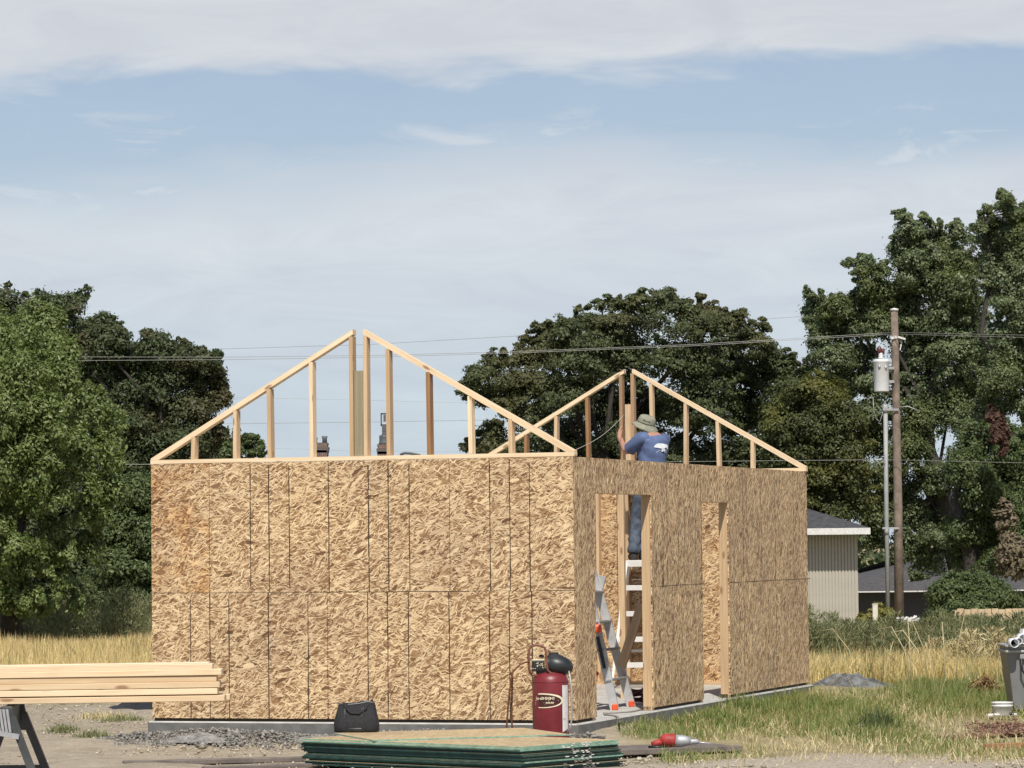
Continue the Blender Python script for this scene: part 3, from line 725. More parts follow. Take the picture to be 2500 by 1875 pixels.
def tree(name, label, cat, base, lobes_px, Y, sprigs, per, leaf, mat, seed, group=None, sprig_r=0.38, droop=0.3, depth=0.9,
         trunk_r=0.28, trunk_top=None, twigs=40, shell=0.55, extra=None, spread=0.7, form=(1.15, 1.15, 0.8), trim=0.94, spikes=4, spike_r=1.0):
    """lobes_px: (x, y, rx, ry) measured on the photo, placed round distance Y with real depth"""
    g = np.random.default_rng(seed)
    s = pxm(Y); bz = ground_z(Y)
    bp = P(base, 1300, Y); bp.z = bz - 0.1
    root = thing(name, label, cat, bp, 0, group)
    lobes = []
    # leading shoots that break the outline of the crown
    Lq = list(lobes_px); ex = []
    for q in lobes_px:
        for _ in range(spikes):
            an = g.normal(math.pi / 2, 0.95); ux, uy = math.cos(an), -math.sin(an); k_ = g.uniform(0.98, 1.22)
            x, y = q[0] + ux * q[2] * k_, q[1] + uy * q[3] * k_
            if any(((x - o_[0]) / o_[2]) ** 2 + ((y - o_[1]) / o_[3]) ** 2 < 0.9 for o_ in Lq if o_ is not q): continue
            r_ = g.uniform(5.5, 11.5) * spike_r; up_ = abs(uy)
            ex.append((x, y, r_ * (1.25 - .45 * up_), r_ * (0.85 + .75 * up_), q[4] if len(q) > 4 else 0.0))
    lobes_px = Lq + ex
    xs = [q[0] for q in lobes_px]; mid = sum(xs) / len(xs); half = max(abs(x - mid) for x in xs) + 1
    for q in lobes_px:
        c = P(q[0], q[1], Y); rx, rz = q[2] / s * trim, q[3] / s * trim
        dmax = spread * math.sqrt(max(0.05, 1 - ((q[0] - mid) / half) ** 2)) * half / s
        yo = q[4] if len(q) > 4 else g.uniform(-dmax, dmax) * 0.8
        lobes.append((c.x - bp.x, yo, c.z - bp.z, rx, max(rx, rz) * depth, rz))
    pts, dirs, cs = crown_points(lobes, sprigs, per, sprig_r, seed, droop, shell, form)
    V, F = leaves_from(pts, dirs, leaf, seed + 1)
    raw_mesh('crown', V, F, mat, root)
    # trunk, limbs to the lobes and thin twigs to some sprigs
    mb = MB()
    tt = Vector(trunk_top) - bp if trunk_top else Vector((0, 0, (max(l[2] for l in lobes)) * 0.45))
    mb.tube(limb_path((0, 0, -0.2), tt, g, 0.02), [trunk_r * 1.25, trunk_r * 1.0, trunk_r * 0.9, trunk_r * 0.8, trunk_r * 0.7], 8, cap=True)
    for l in lobes[:len(Lq)][::2]:
        if l[1] < 0.0 and trunk_r >= 0.29: continue
        c = Vector(l[:3]); a = Vector((0, 0, 0)).lerp(tt, g.uniform(0.55, 1.0))
        r0 = min(trunk_r * 0.45, 0.017 * (c - a).length + 0.015)
        mb.tube(limb_path(a, c, g, 0.05), [r0, r0 * 0.85, r0 * 0.65, r0 * 0.45, r0 * 0.2], 5, cap=False)
    la = np.array(lobes[:len(Lq)])[:, :3]
    for l in lobes[len(Lq):]:
        p = np.array(l[:3]); q0 = la[np.argmin(((la - p) ** 2).sum(1))]; mb.tube([Vector(q0), Vector((q0 + p) / 2) + Vector(g.normal(0, .06, 3)), Vector(p)], [0.022, 0.016, 0.008], 4, cap=False)
    for k in g.choice(len(cs), min(twigs, len(cs)), replace=False):
        p = cs[k]; l = la[np.argmin(((la - p) ** 2).sum(1))]
        mb.tube([Vector(l), Vector((l + p) / 2) + Vector(g.normal(0, 0.12, 3)), Vector(p)], [0.035, 0.025, 0.012], 4, cap=False)
    mb.build('trunk', M['bark'], root)
    if extra:
        for nm, q, n_s, pp, lf, mt, dr, lab in extra:
            lb = []
            for e in q:
                c = P(e[0], e[1], Y); lb.append((c.x - bp.x, e[4] if len(e) > 4 else 0, c.z - bp.z, e[2] / s, e[2] / s * 0.8, e[3] / s))
            pts, dirs, _ = crown_points(lb, n_s, pp, 0.25, seed + 9, dr, 0.2)
            V, F = leaves_from(pts, dirs, lf, seed + 10, 0.5)
            o = raw_mesh(nm, V, F, mt, root); o['label'] = lab
    return root

TREES = 'trees behind the shed'
tree('maple_tree', 'bright green leafy maple with drooping sprays, nearest tree left of the shed', 'tree', 20,
     [(15, 745, 70, 62, -1), (75, 705, 52, 48, 1), (-60, 780, 90, 90), (118, 770, 48, 50, 0), (150, 830, 52, 46, -1), (70, 830, 70, 52, -2), (190, 880, 50, 42, 0), (225, 930, 38, 46, 0.5),
      (120, 915, 75, 50, -2), (20, 900, 70, 60, -2.2), (190, 985, 58, 46, -1), (240, 1010, 30, 48, 0), (95, 1000, 62, 46, -2), (222, 1065, 42, 40, -.5), (150, 1065, 52, 36, -1.4),
      (20, 1010, 60, 60, -2), (60, 1075, 50, 36, -1.5), (205, 1120, 36, 26, -0.6), (130, 1140, 34, 22, -1), (10, 1130, 48, 34, -2), (150, 1195, 46, 22, -1), (195, 1185, 26, 24, -0.3),
      (70, 1180, 46, 26, -2), (20, 1215, 40, 30, -1.5), (95, 1220, 32, 26, -1.5), (140, 1250, 26, 26, -.6), (165, 1300, 18, 20, -.3), (15, 1265, 48, 30, -1.4), (62, 1285, 44, 26, -1.2), (-35, 1290, 44, 30, -1), (108, 1298, 34, 22, -.8), (28, 1315, 40, 18, -1.3), (-90, 950, 90, 120), (-80, 1130, 80, 90)],
     78, 2270, 52, 0.100, M['leaf_maple'], 101, sprig_r=0.30, droop=0.75, trunk_r=0.25, shell=0.5, twigs=20, spread=0.5, group=None, form=(0.95, 0.95, 1.05))
tree('broadleaf_tree', 'tall dark tree topping out behind the bright maple at the left edge', 'tree', 60,
     [(12, 660, 40, 36), (45, 690, 50, 40), (95, 662, 42, 30), (135, 668, 34, 28), (170, 665, 20, 30), (178, 640, 10, 12), (160, 710, 34, 44), (110, 720, 60, 44), (60, 740, 60, 50), (172, 750, 30, 36),
      (130, 790, 60, 50), (60, 820, 80, 70), (150, 850, 60, 60), (100, 930, 100, 90), (40, 1050, 100, 100), (160, 1000, 70, 90), (-70, 720, 80, 70), (-60, 860, 90, 110)],
     106, 1582, 44, 0.118, M['leaf_dark'], 102, sprig_r=0.36, droop=0.15, trunk_r=0.3, group=TREES, twigs=20, spread=0.55)
tree('broadleaf_tree', 'dark rounded tree with a bare forked limb, between the maple and the left gable slope', 'tree', 330,
     [(218, 715, 30, 28), (200, 760, 34, 40), (245, 745, 32, 34), (270, 790, 42, 36), (222, 820, 50, 45), (335, 748, 30, 26), (352, 772, 40, 30), (310, 800, 40, 36), (395, 775, 36, 26), (440, 785, 34, 24),
      (458, 805, 22, 24), (420, 830, 46, 34), (355, 840, 44, 36), (290, 860, 50, 40), (470, 835, 16, 20), (466, 870, 22, 28), (425, 890, 46, 40), (350, 905, 46, 36), (280, 930, 50, 40), (450, 935, 22, 30),
      (400, 950, 44, 40), (330, 970, 44, 40), (255, 960, 34, 40), (430, 990, 30, 40), (365, 1030, 60, 50), (290, 1030, 50, 50), (400, 1080, 60, 60)],
     104, 2339, 48, 0.106, M['leaf_dark'], 103, sprig_r=0.36, droop=0.1, trunk_r=0.28, trunk_top=P(350, 1000, 104), group=TREES, twigs=60, spread=0.5)
tree('broadleaf_tree', 'small far tree peeping over the front wall under the left gable slope', 'tree', 500,
     [(470, 968, 26, 20), (500, 952, 26, 18), (530, 966, 28, 18), (556, 978, 18, 9), (490, 990, 50, 25), (500, 1040, 60, 50)],
     128, 481, 40, 0.129, M['leaf_mid'], 104, sprig_r=0.3, droop=0.1, trunk_r=0.16, group=TREES, twigs=20)
tree('shrubby_tree', 'low dense olive green tree against the left end of the shed', 'tree', 285,
     [(300, 1065, 34, 30), (265, 1085, 28, 28), (325, 1090, 30, 36), (285, 1125, 46, 36), (255, 1160, 34, 36), (318, 1165, 36, 46), (270, 1215, 44, 40), (322, 1235, 34, 44), (235, 1245, 34, 36), (285, 1280, 50, 34), (200, 1290, 40, 26), (330, 1300, 34, 30)],
     84, 1376, 44, 0.100, M['leaf_mid'], 105, sprig_r=0.28, droop=0.2, trunk_r=0.14, twigs=16, spread=0.35)
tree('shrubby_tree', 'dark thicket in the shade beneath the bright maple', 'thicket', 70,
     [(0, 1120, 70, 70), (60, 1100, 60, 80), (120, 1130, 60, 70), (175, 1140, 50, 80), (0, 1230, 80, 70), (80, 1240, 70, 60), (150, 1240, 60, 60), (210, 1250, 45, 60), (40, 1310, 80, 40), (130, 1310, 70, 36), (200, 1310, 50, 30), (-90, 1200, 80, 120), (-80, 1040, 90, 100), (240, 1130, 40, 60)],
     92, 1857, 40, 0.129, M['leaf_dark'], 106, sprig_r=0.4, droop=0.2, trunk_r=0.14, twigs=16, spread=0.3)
tree('locust_tree', 'broad dark locust with airy fronded edges, behind the far gable', 'tree', 1330,
     [(1165, 712, 24, 12), (1150, 738, 22, 18), (1185, 708, 14, 8), (1130, 775, 36, 26), (1090, 785, 34, 24), (1055, 800, 34, 26), (1030, 825, 28, 22), (1012, 850, 26, 14), (1050, 850, 40, 26), (1100, 830, 42, 34),
      (1180, 775, 48, 36), (1225, 740, 46, 36), (1240, 705, 26, 20), (1275, 690, 34, 24), (1300, 665, 26, 16), (1320, 715, 44, 36), (1360, 665, 26, 22), (1385, 652, 28, 14), (1425, 655, 26, 20), (1400, 690, 50, 36),
      (1460, 680, 28, 26), (1500, 668, 34, 16), (1530, 682, 26, 20), (1490, 715, 48, 36), (1560, 705, 32, 26), (1600, 688, 18, 10), (1590, 735, 38, 30), (1636, 705, 16, 14), (1630, 745, 36, 28), (1660, 770, 40, 26),
      (1690, 790, 34, 22), (1715, 815, 34, 24), (1700, 850, 46, 36), (1745, 800, 26, 18), (1260, 790, 60, 50), (1350, 780, 70, 56), (1450, 790, 70, 56), (1550, 790, 70, 54), (1640, 820, 60, 46), (1160, 840, 56, 40), (1220, 860, 60, 46), (1110, 885, 36, 24), (1165, 905, 50, 34),
      (1300, 880, 70, 60), (1410, 880, 80, 60), (1520, 880, 80, 60), (1620, 900, 70, 60), (1060, 940, 26, 24), (1030, 965, 30, 18), (1090, 975, 44, 30), (1150, 970, 50, 36), (1230, 950, 60, 50), (1330, 970, 80, 50),
      (1450, 980, 80, 50), (1570, 990, 80, 50), (1650, 990, 60, 60), (1200, 1040, 90, 60), (1400, 1060, 120, 60), (1600, 1080, 110, 60), (1060, 1050, 60, 50)],
     112, 5641, 44, 0.112, M['leaf_locust'], 107, sprig_r=0.34, droop=0.22, trunk_r=0.42, trunk_top=P(1300, 960, 112), group=TREES, twigs=150, shell=0.5, spread=0.45, form=(1.25, 1.25, 0.58))
tree('broadleaf_tree', 'yellow green tree between the locust and the utility pole', 'tree', 1790,
     [(1765, 838, 30, 26), (1735, 850, 34, 30), (1720, 890, 46, 44), (1785, 875, 46, 44), (1825, 920, 36, 44), (1740, 935, 56, 50), (1800, 970, 56, 46), (1845, 985, 30, 46), (1710, 1000, 50, 50), (1765, 1040, 60, 50), (1830, 1050, 50, 44),
      (1720, 1090, 60, 50), (1800, 1110, 60, 46), (1860, 1090, 26, 36), (1690, 940, 40, 60)],
     106, 1651, 44, 0.106, M['leaf_yellow'], 108, sprig_r=0.32, droop=0.25, trunk_r=0.2, group=TREES, twigs=24, spread=0.35)
tree('cottonwood_tree', 'tall green cottonwood with a many pointed top behind the transformer', 'tree', 2100,
     [(1948, 480, 12, 18), (1962, 505, 24, 22), (1995, 490, 12, 20), (2010, 515, 22, 24), (1970, 540, 40, 34), (2036, 505, 8, 20), (2066, 505, 12, 16), (2080, 520, 18, 24), (2050, 545, 34, 34), (2010, 575, 46, 36),
      (2075, 570, 26, 34), (2100, 605, 18, 12), (1960, 590, 28, 40), (1975, 640, 40, 40), (2050, 630, 54, 46), (1858, 572, 24, 16), (1864, 592, 24, 18), (1880, 625, 34, 26), (1905, 595, 12, 20), (1900, 650, 44, 34),
      (1935, 640, 24, 30), (1744, 642, 12, 12), (1765, 664, 26, 22), (1800, 672, 28, 26), (1835, 665, 26, 26), (1785, 705, 36, 28), (1840, 710, 42, 36), (1770, 745, 22, 24), (1900, 710, 48, 40), (1965, 700, 46, 44),
      (2040, 700, 54, 46), (2095, 690, 40, 46), (1800, 775, 44, 30), (1850, 780, 46, 40), (1820, 830, 36, 36), (1880, 840, 30, 36), (1990, 770, 50, 44), (2060, 770, 56, 46), (2120, 760, 44, 48), (1960, 830, 44, 44),
      (2040, 850, 56, 46), (2105, 850, 50, 50), (1880, 900, 30, 44), (1980, 910, 50, 44), (2060, 905, 40, 36), (1900, 960, 40, 44), (1960, 985, 40, 44), (1905, 1040, 36, 40), (1960, 1060, 46, 40), (2030, 1040, 36, 36),
      (1990, 1120, 50, 34), (1900, 1110, 34, 36), (2020, 1165, 40, 26), (1960, 1180, 40, 26), (2010, 1215, 46, 24), (1990, 1245, 20, 10), (1880, 1160, 30, 26), (2080, 1010, 30, 40)],
     110, 4953, 48, 0.100, M['leaf_cotton'], 109, sprig_r=0.30, droop=0.1, trunk_r=0.30, trunk_top=P(2000, 960, 110), group=TREES, twigs=90, shell=0.5, spread=0.4)
tree('cottonwood_tree', 'taller cottonwood cut by the right edge of the photo', 'tree', 2240,
     [(2166, 436, 12, 14), (2172, 462, 22, 22), (2130, 466, 10, 8), (2118, 494, 14, 12), (2150, 492, 28, 24), (2205, 470, 16, 20), (2185, 505, 30, 26), (2150, 530, 30, 30), (2200, 545, 30, 36), (2160, 570, 30, 34),
      (2150, 610, 24, 22), (2195, 610, 34, 40), (2235, 560, 40, 90), (2170, 660, 26, 30), (2210, 690, 34, 50), (2165, 740, 34, 40), (2210, 780, 40, 50), (2160, 820, 40, 44), (2215, 870, 34, 50), (2150, 890, 36, 36), (2260, 720, 50, 120), (2260, 900, 50, 100)],
     103, 2201, 48, 0.100, M['leaf_cotton'], 110, sprig_r=0.30, droop=0.1, trunk_r=0.3, trunk_top=P(2260, 820, 103), group=TREES, twigs=60, shell=0.5)
tree('elm_tree', 'leaning tree with hanging dead brown foliage right of the utility pole', 'tree', 2120,
     [(2110, 960, 34, 40), (2180, 960, 34, 44), (2090, 1020, 34, 40), (2160, 1030, 40, 40), (2205, 1040, 30, 50), (2120, 1075, 40, 40), (2175, 1100, 44, 44), (2090, 1140, 36, 40), (2140, 1150, 40, 40), (2200, 1150, 34, 50), (2095, 1195, 36, 30), (2150, 1210, 30, 26), (2230, 1100, 40, 120)],
     100, 1720, 44, 0.100, M['leaf_mid'], 111, sprig_r=0.28, droop=0.4, trunk_r=0.28, trunk_top=P(2060, 1060, 100), group=TREES, twigs=60,
     extra=[('dead_foliage', [(2120, 905, 9, 18, -2.4), (2132, 932, 14, 28, -2.5), (2142, 970, 8, 22, -2.5)], 130, 16, 0.17, M['leaf_brown'], 0.9, 'dead reddish brown leaf cluster hanging'),
            ('dead_foliage', [(2150, 1120, 16, 40, -2.2), (2165, 1190, 28, 34, -2.4), (2185, 1215, 22, 24, -2.4), (2160, 1235, 18, 14, -2.4)], 190, 14, 0.17, M['leaf_tan'], 0.8, 'dried tan leaf cluster low in the crown')])
tree('bush', 'rounded green bush in front of the pale board fence', 'bush', 2095,
     [(2050, 1280, 34, 30), (2090, 1262, 34, 26), (2125, 1275, 34, 28), (2065, 1315, 46, 30), (2115, 1310, 46, 30), (2150, 1300, 34, 30), (2040, 1330, 28, 26), (2090, 1340, 44, 26), (2180, 1315, 24, 24)],
     86, 1032, 44, 0.082, M['leaf_mid'], 112, sprig_r=0.24, droop=0.3, trunk_r=0.06, twigs=24, spread=0.4)
tree('bush', 'low yellow green hedge beside the white corner post', 'hedge', 1890,
     [(1872, 1338, 18, 12), (1900, 1333, 20, 13), (1918, 1340, 14, 11), (1885, 1346, 22, 12)],
     92, 261, 36, 0.076, leaf_mat('yellow_hedge_leaf', [(0.14, 0.14, 0.03), (0.22, 0.20, 0.05), (0.30, 0.26, 0.08)]), 113, sprig_r=0.16, droop=0.1, trunk_r=0.04, twigs=6, spread=0.3)

def far_wood():
    g = np.random.default_rng(55); n = 9000; Y = 165
    x = g.uniform(-95, 95, n); h = 2.6 + 1.2 * np.sin(x * .35) + .8 * np.sin(x * .9 + 1) + g.normal(0, .5, n)
    c = np.stack([x, Y + g.uniform(-3, 3, n), -2.9 + g.random(n) ** .8 * (h + 1.6)], 1)
    per = 20; i = np.repeat(np.arange(n), per)
    p_ = c[i] + g.normal(0, .45, (n * per, 3)); V, F = leaves_from(p_, g.normal(0, 1, (n * per, 3)), .42, 56)
    tag(raw_mesh('far_wood', V, F, M['leaf_dark']), 'far dark wood closing the view behind the houses', 'wood', kind='stuff')
far_wood()

# ------------------------------------------------------------------ houses, fence and pole behind the lot
def hip_house(name, label, x0, x1, y_eave, y_ridge, Y, depth, zb, wallm, roofm, overhang, ridge_in, ribs=0, fascia_h=0.17):
    """hip-roofed house: front wall from image x0 to x1 at distance Y"""
    a = P(x0, y_eave, Y); b = P(x1, y_eave, Y); ze = (a.z + b.z) / 2
    root = thing(name, label, 'house', ((a.x + b.x) / 2, Y, zb))
    hw = (b.x - a.x) / 2; h = ze - zb
    mb = MB()
    if ribs:
        n = int(2 * hw / ribs)
        for i in range(n):                                   # vertical ribbed panelling, modelled
            xa = -hw + 2 * hw * i / n; w = 2 * hw / n
            mb.box((xa + w * 0.36, -0.008, h / 2), (w * 0.66, 0.022, h))
        mb.box((0, depth / 2, h / 2), (2 * hw, depth - 0.012, h - 0.01))
    else:
        mb.box((0, depth / 2, h / 2), (2 * hw, depth, h))
    mb.build('wall', wallm, root)
    zr = P(x0, y_ridge, Y + depth / 2).z - zb
    mb = MB(); o = overhang; t = 0.02; ox = min(o, 0.26)
    A, B, C_, D_ = (-hw - ox, -o, h + .03), (hw + ox, -o, h + .03), (hw + ox, depth + o, h + .03), (-hw - ox, depth + o, h + .03)
    E_, F_ = (-hw + ridge_in, depth / 2, zr), (hw - ridge_in, depth / 2, zr)
    mb.poly([A, B, F_, E_]); mb.poly([B, C_, F_]); mb.poly([C_, D_, E_, F_]); mb.poly([D_, A, E_]); mb.poly([D_, C_, B, A])
    mb.build('roof', roofm, root)
    mb = MB(); fh = fascia_h
    for p, q in ((A, B), (B, C_), (C_, D_), (D_, A)):
        mb.beam(Vector(p) + Vector((0, 0, -fh / 2 - .004)), Vector(q) + Vector((0, 0, -fh / 2 - .004)), 0.03, fh)
    mb.build('fascia', M['fascia'], root)
    return root, hw, h
h1, hw, hh = hip_house('house', 'pale ribbed-wall house with dark hip roof and white fascia right of the shed', 1215, 1852, 1146, 1040, 95, 7.5, -1.15, M['siding'], M['roofing'], 0.72, 3.6, 0.085)
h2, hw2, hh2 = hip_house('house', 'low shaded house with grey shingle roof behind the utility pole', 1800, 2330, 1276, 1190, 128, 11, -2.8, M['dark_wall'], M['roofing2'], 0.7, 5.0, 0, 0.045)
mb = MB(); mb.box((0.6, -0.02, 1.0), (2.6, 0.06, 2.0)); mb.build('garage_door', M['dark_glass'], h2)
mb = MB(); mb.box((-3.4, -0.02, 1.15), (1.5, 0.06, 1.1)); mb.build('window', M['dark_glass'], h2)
# brick house whose chimneys show over the wall plate
Yc = 136; ca = P(640, 1000, Yc)
h3 = thing('house', 'distant house whose two brick chimneys rise above the front wall plate', 'house', (P(770, 1000, Yc).x, Yc, -2.0))
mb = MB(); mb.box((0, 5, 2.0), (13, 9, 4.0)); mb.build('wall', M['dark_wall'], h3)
mb = MB(); zr = P(800, 1003, Yc).z + 2.0
mb.poly([(-7, 0, 4), (7, 0, 4), (6.5, 5, zr), (-6.5, 5, zr)]); mb.poly([(7, 10, 4), (-7, 10, 4), (-6.5, 5, zr), (6.5, 5, zr)]); mb.poly([(-7, 10, 4), (-7, 0, 4), (-6.5, 5, zr)]); mb.poly([(7, 0, 4), (7, 10, 4), (6.5, 5, zr)]); mb.poly([(-7, 0, 4), (-7, 10, 4), (7, 10, 4), (7, 0, 4)])
rf3 = mb.build('roof', M['roofing'], h3)
def chimney(x0, x1, ytop, ornate):
    a = P(x0, ytop, Yc); b = P(x1, ytop, Yc); cx = (a.x + b.x) / 2 - h3.location.x; w = b.x - a.x; zt = a.z + 2.0
    mb = MB(); mb.box((cx, 5, zt / 2 + 1.5), (w * 0.88, 0.8, zt - 3.0))
    ch = mb.build('chimney', M['brick'], rf3)
    mb = MB()
    for dz, k in ((-0.42, 0.94), (-0.30, 1.0), (-0.19, 1.06), (-0.02, 0.96)): mb.box((cx, 5, zt + dz), (w * k, 0.8 * k, 0.11))
    if ornate:
        mb.lathe((cx, 5, zt), [(w * .42, 0.02), (w * .36, 0.12), (w * .31, 0.30), (w * .34, 0.36), (w * .2, 0.42)], 10, 1)
        mb.box((cx, 5, zt + 0.60), (w * .30, .25, 0.36), None, 1)
        for sx in (-1, 1): mb.box((cx + sx * w * .20, 5, zt + 1.0), (0.05, .2, 0.50), None, 1); mb.box((cx + sx * w * .30, 5, zt + .24), (0.06, .2, 0.28), None, 1)
        mb.box((cx, 5, zt + 1.24), (w * .46, .2, 0.06), None, 1); mb.box((cx, 5, zt + 0.80), (w * .46, .2, 0.05), None, 1); mb.box((cx + .02, 5, zt + 1.06), (0.09, .15, 0.26), None, 1)
    else:
        for sx, hgt in ((-.28, 0.24), (.28, 0.30)): mb.lathe((cx + sx * w, 5, zt), [(0.10, 0.0), (0.09, hgt * .6), (0.12, hgt), (0.05, hgt)], 8, 1)
    o = mb.build('chimney_cap', [M['mortar_cap'], M['cap_metal']], rf3)
chimney(656, 695, 951, False); chimney(804, 836, 954, True)
mb = MB(); a = P(862, 983, 130); q = [P(864, 983, 140), P(874, 978.5, 140), P(888, 979.5, 140), P(908, 984, 140)]
mb.tube([p - h3.location for p in q], 0.06, 6); mb.build('roof_vent', M['cap_metal'], rf3)

def picket_fence():
    Y = 76; a = P(2068, 1316, Y); zb = ground_z(Y) - 0.05
    root = thing('board_fence', 'pale weathered board fence at the right edge beyond the weeds', 'fence', (a.x, Y, zb))
    h = a.z - zb; n = 16
    mb = MB()
    for i in range(n):
        mb.box((0.07 + i * 0.145, random.uniform(-.006, .006), h / 2 + random.uniform(-.015, .015)), (0.135, 0.018, h), Euler((0, random.uniform(-.008, .008), 0)).to_matrix())
    mb.build('board_panel', M['fence_wood'], root)
    mb = MB()
    for z in (0.2, h - 0.15): mb.box((n * .0725, 0.035, z), (n * 0.145, 0.04, 0.09))
    mb.build('rail', M['fence_wood'], root)
    for x in (0.0, 2.3):
        mb = MB(); mb.box((x, 0.1, h / 2 - .02), (0.09, 0.09, h)); mb.build('fence_post', M['fence_wood'], root)
picket_fence()
a = P(1890, 1306, 90); mb = MB(); zb = ground_z(90) - .1
mb.box((a.x, 90, (a.z + zb) / 2), (0.125, 0.12, a.z - zb)); mb.box((a.x, 90, a.z + 0.012), (0.14, 0.135, 0.022))
tag(mb.build('short_post', M['post_white']), 'short square weathered white post left of the utility pole', 'post')
mb = MB()
for i in range(60):
    x = 2217 / D + rng.uniform(-22, 26); p = P(x / 1.0, 1343 + rng.uniform(-9, 8), 93)
    mb.box((p.x, 93 + rng.uniform(-.4, .4), p.z), (rng.uniform(.04, .12), .05, rng.uniform(.03, .09)), Euler((rng.uniform(0, 3), rng.uniform(0, 3), 0)).to_matrix())
tag(mb.build('rubbish_pile', M['white_paint']), 'low heap of broken white scraps at the foot of the utility pole', 'rubbish')
mb = MB(); a = P(1902, 1353, 92); b = P(1960, 1356, 92)
for i in range(9): mb.box((a.x + (b.x - a.x) * (i + .5) / 9, 92, a.z - .25), ((b.x - a.x) / 9.6, .12, 0.55))
tag(mb.build('brick_edging', M['brick']), 'low brick edging beside the conduit at the base of the pole', 'edging')

# utility pole
YP = 96
pb = P(1942, 1366, YP); pt = P(1932, 668, YP)
POLE = thing('utility_pole', 'brown wooden utility pole with conduit and a white transformer can', 'utility pole', (pb.x, YP, ground_z(YP) - 0.1))
def PL(x, y, dy=0.0): p = P(x, y, YP); return Vector((p.x - pb.x, dy, p.z - POLE.location.z))
mb = MB(); mb.tube([PL(1943, 1376), PL(1940, 1100), PL(1936, 880), PL(1934, 760), PL(1932, 672)], [0.130, 0.118, 0.105, 0.098, 0.092], 14); mb.build('pole', M['pole_wood'], POLE)
mb = MB(); q = PL(1932, 669); mb.lathe(q, [(0.11, -0.03), (0.115, 0.02), (0.0, 0.05)], 12); mb.build('pole_cap', M['fascia'], POLE)
mb = MB(); mb.tube([PL(1918, 1368, -.1), PL(1914, 1100, -.1), PL(1912, 890, -.1)], 0.060, 10); mb.tube([PL(1912, 892, -.1), PL(1911.5, 874, -.1)], [0.075, 0.072], 10)
mb.tube([PL(1914.5, 1155, -.1), PL(1914.3, 1140, -.1)], 0.072, 10)
cd = mb.build('conduit', M['conduit'], POLE)
for y in (885, 1141):
    mb = MB(); a, b = PL(1906, y), PL(1940, y)
    mb.beam(a + Vector((0, -0.16, 0)), b + Vector((0, -0.16, 0)), 0.02, 0.05); mb.beam(a + Vector((0, 0.0, 0)), b + Vector((0, 0.0, 0)), 0.02, 0.05); mb.build('stand_off_bracket', M['alu_dull'], cd)
def transformer():
    c = PL(1903, 845, -0.18); top = PL(1903, 783, -.18); r = 0.212
    mb = MB(); hgt = top.z - c.z
    mb.lathe(c, [(r * .94, -0.02), (r * .97, 0.0), (r * .97, hgt - 0.02), (r * 1.05, hgt), (r * 1.05, hgt + 0.04), (r * .9, hgt + 0.075), (0.0, hgt + 0.09)], 24)
    t = mb.build('transformer', M['trans_grey'], POLE)
    mb = MB()
    b0 = top + Vector((-0.02, 0, 0.09))
    mb.lathe(b0, [(0.07, 0.0), (0.075, 0.04), (0.05, 0.06), (0.075, 0.09), (0.05, 0.11), (0.07, 0.14), (0.045, 0.16)], 12, 1)
    mb.lathe(b0 + Vector((-.035, 0, .15)), [(0.06, 0.0), (0.075, 0.06), (0.065, 0.12), (0.04, 0.17), (0.02, 0.19)], 12, 0)
    mb.lathe(b0 + Vector((.055, 0, .12)), [(0.045, 0.0), (0.05, 0.10), (0.03, 0.15)], 10, 0)
    mb.build('bushing', [M['porcelain'], M['trans_grey']], t)
    mb = MB()
    for dz in (0.25, hgt - .16): mb.box(c + Vector((0.25, 0.08, dz)), (0.20, 0.10, 0.07))
    mb.lathe(c + Vector((0.10, -0.19, hgt - .20)), [(0.03, 0), (0.04, .05), (0.025, .10)], 8); mb.lathe(c + Vector((-0.07, -0.2, hgt - .18)), [(0.03, 0), (0.035, .06), (0.02, .10)], 8)
    mb.build('mounting_bracket', M['alu_dull'], t)
transformer()
mb = MB(); mb.beam(PL(1924, 731, -.1), PL(1936, 729, -.1), 0.05, 0.07); mb.beam(PL(1938, 728, -.1), PL(1955, 733, -.1), 0.03, 0.05); mb.beam(PL(1944, 757), PL(1948, 738), .02, .03); mb.build('insulator', M['fascia'], POLE)
mb = MB()
def wire_(pts, r=0.012): mb.tube([PL(*p) for p in pts], r, 5)
wire_([(1885, 857, -.1), (1886, 885, -.15), (1892, 905, -.1), (1900, 912, -.1), (1911, 876, -.1)])
wire_([(1905, 868, -.1), (1914, 886, -.15), (1911, 876, -.1)]); wire_([(1914, 737, -.1), (1903, 765, -.15), (1902, 758, -.1)])
wire_([(1941, 880, -.1), (1960, 878, -.1), (1975, 884, -.1), (1983, 889, -.1)], 0.016)
wire_([(1888, 993, -.2), (1897, 1000, -.2), (1905, 1012, -.2), (1911, 996, -.2), (1890, 1003, -.2), (1898, 1016, -.2)], 0.012)
mb.build('jumper_wire', M['wire'], POLE)

def power_line(pts, label, r=0.0058, sag=0.0):
    """pts: (x, y, distance)"""
    V_ = [P(*q) for q in pts]; out = []
    for a, b in zip(V_[:-1], V_[1:]):
        for t in np.linspace(0, 1, 12, endpoint=False): out.append(a.lerp(b, t))
    out.append(V_[-1])
    mb = MB(); mb.tube(out, r, 5)
    tag(mb.build('power_line', M['wire']), label, 'power line', 'overhead wires')
power_line([(-600, 770, 90), (150, 771, 92), (480, 771.5, 93), (790, 768, 94), (1100, 760, 95), (1500, 744, 95.6), (1932, 718, 96)], 'upper of the two close wires running left from the pole top')
power_line([(-600, 777, 90), (150, 779, 92), (480, 777, 93), (790, 772, 94), (1100, 763, 95), (1500, 747, 95.6), (1932, 721.5, 96)], 'lower of the two close wires running left from the pole top')
power_line([(1932, 718, 95.8), (2212, 724, 93), (3200, 760, 84)], 'upper wire leaving the pole top towards the right edge')
power_line([(1932, 721.5, 95.8), (2212, 729, 93), (3200, 775, 84)], 'lower wire leaving the pole top towards the right edge')
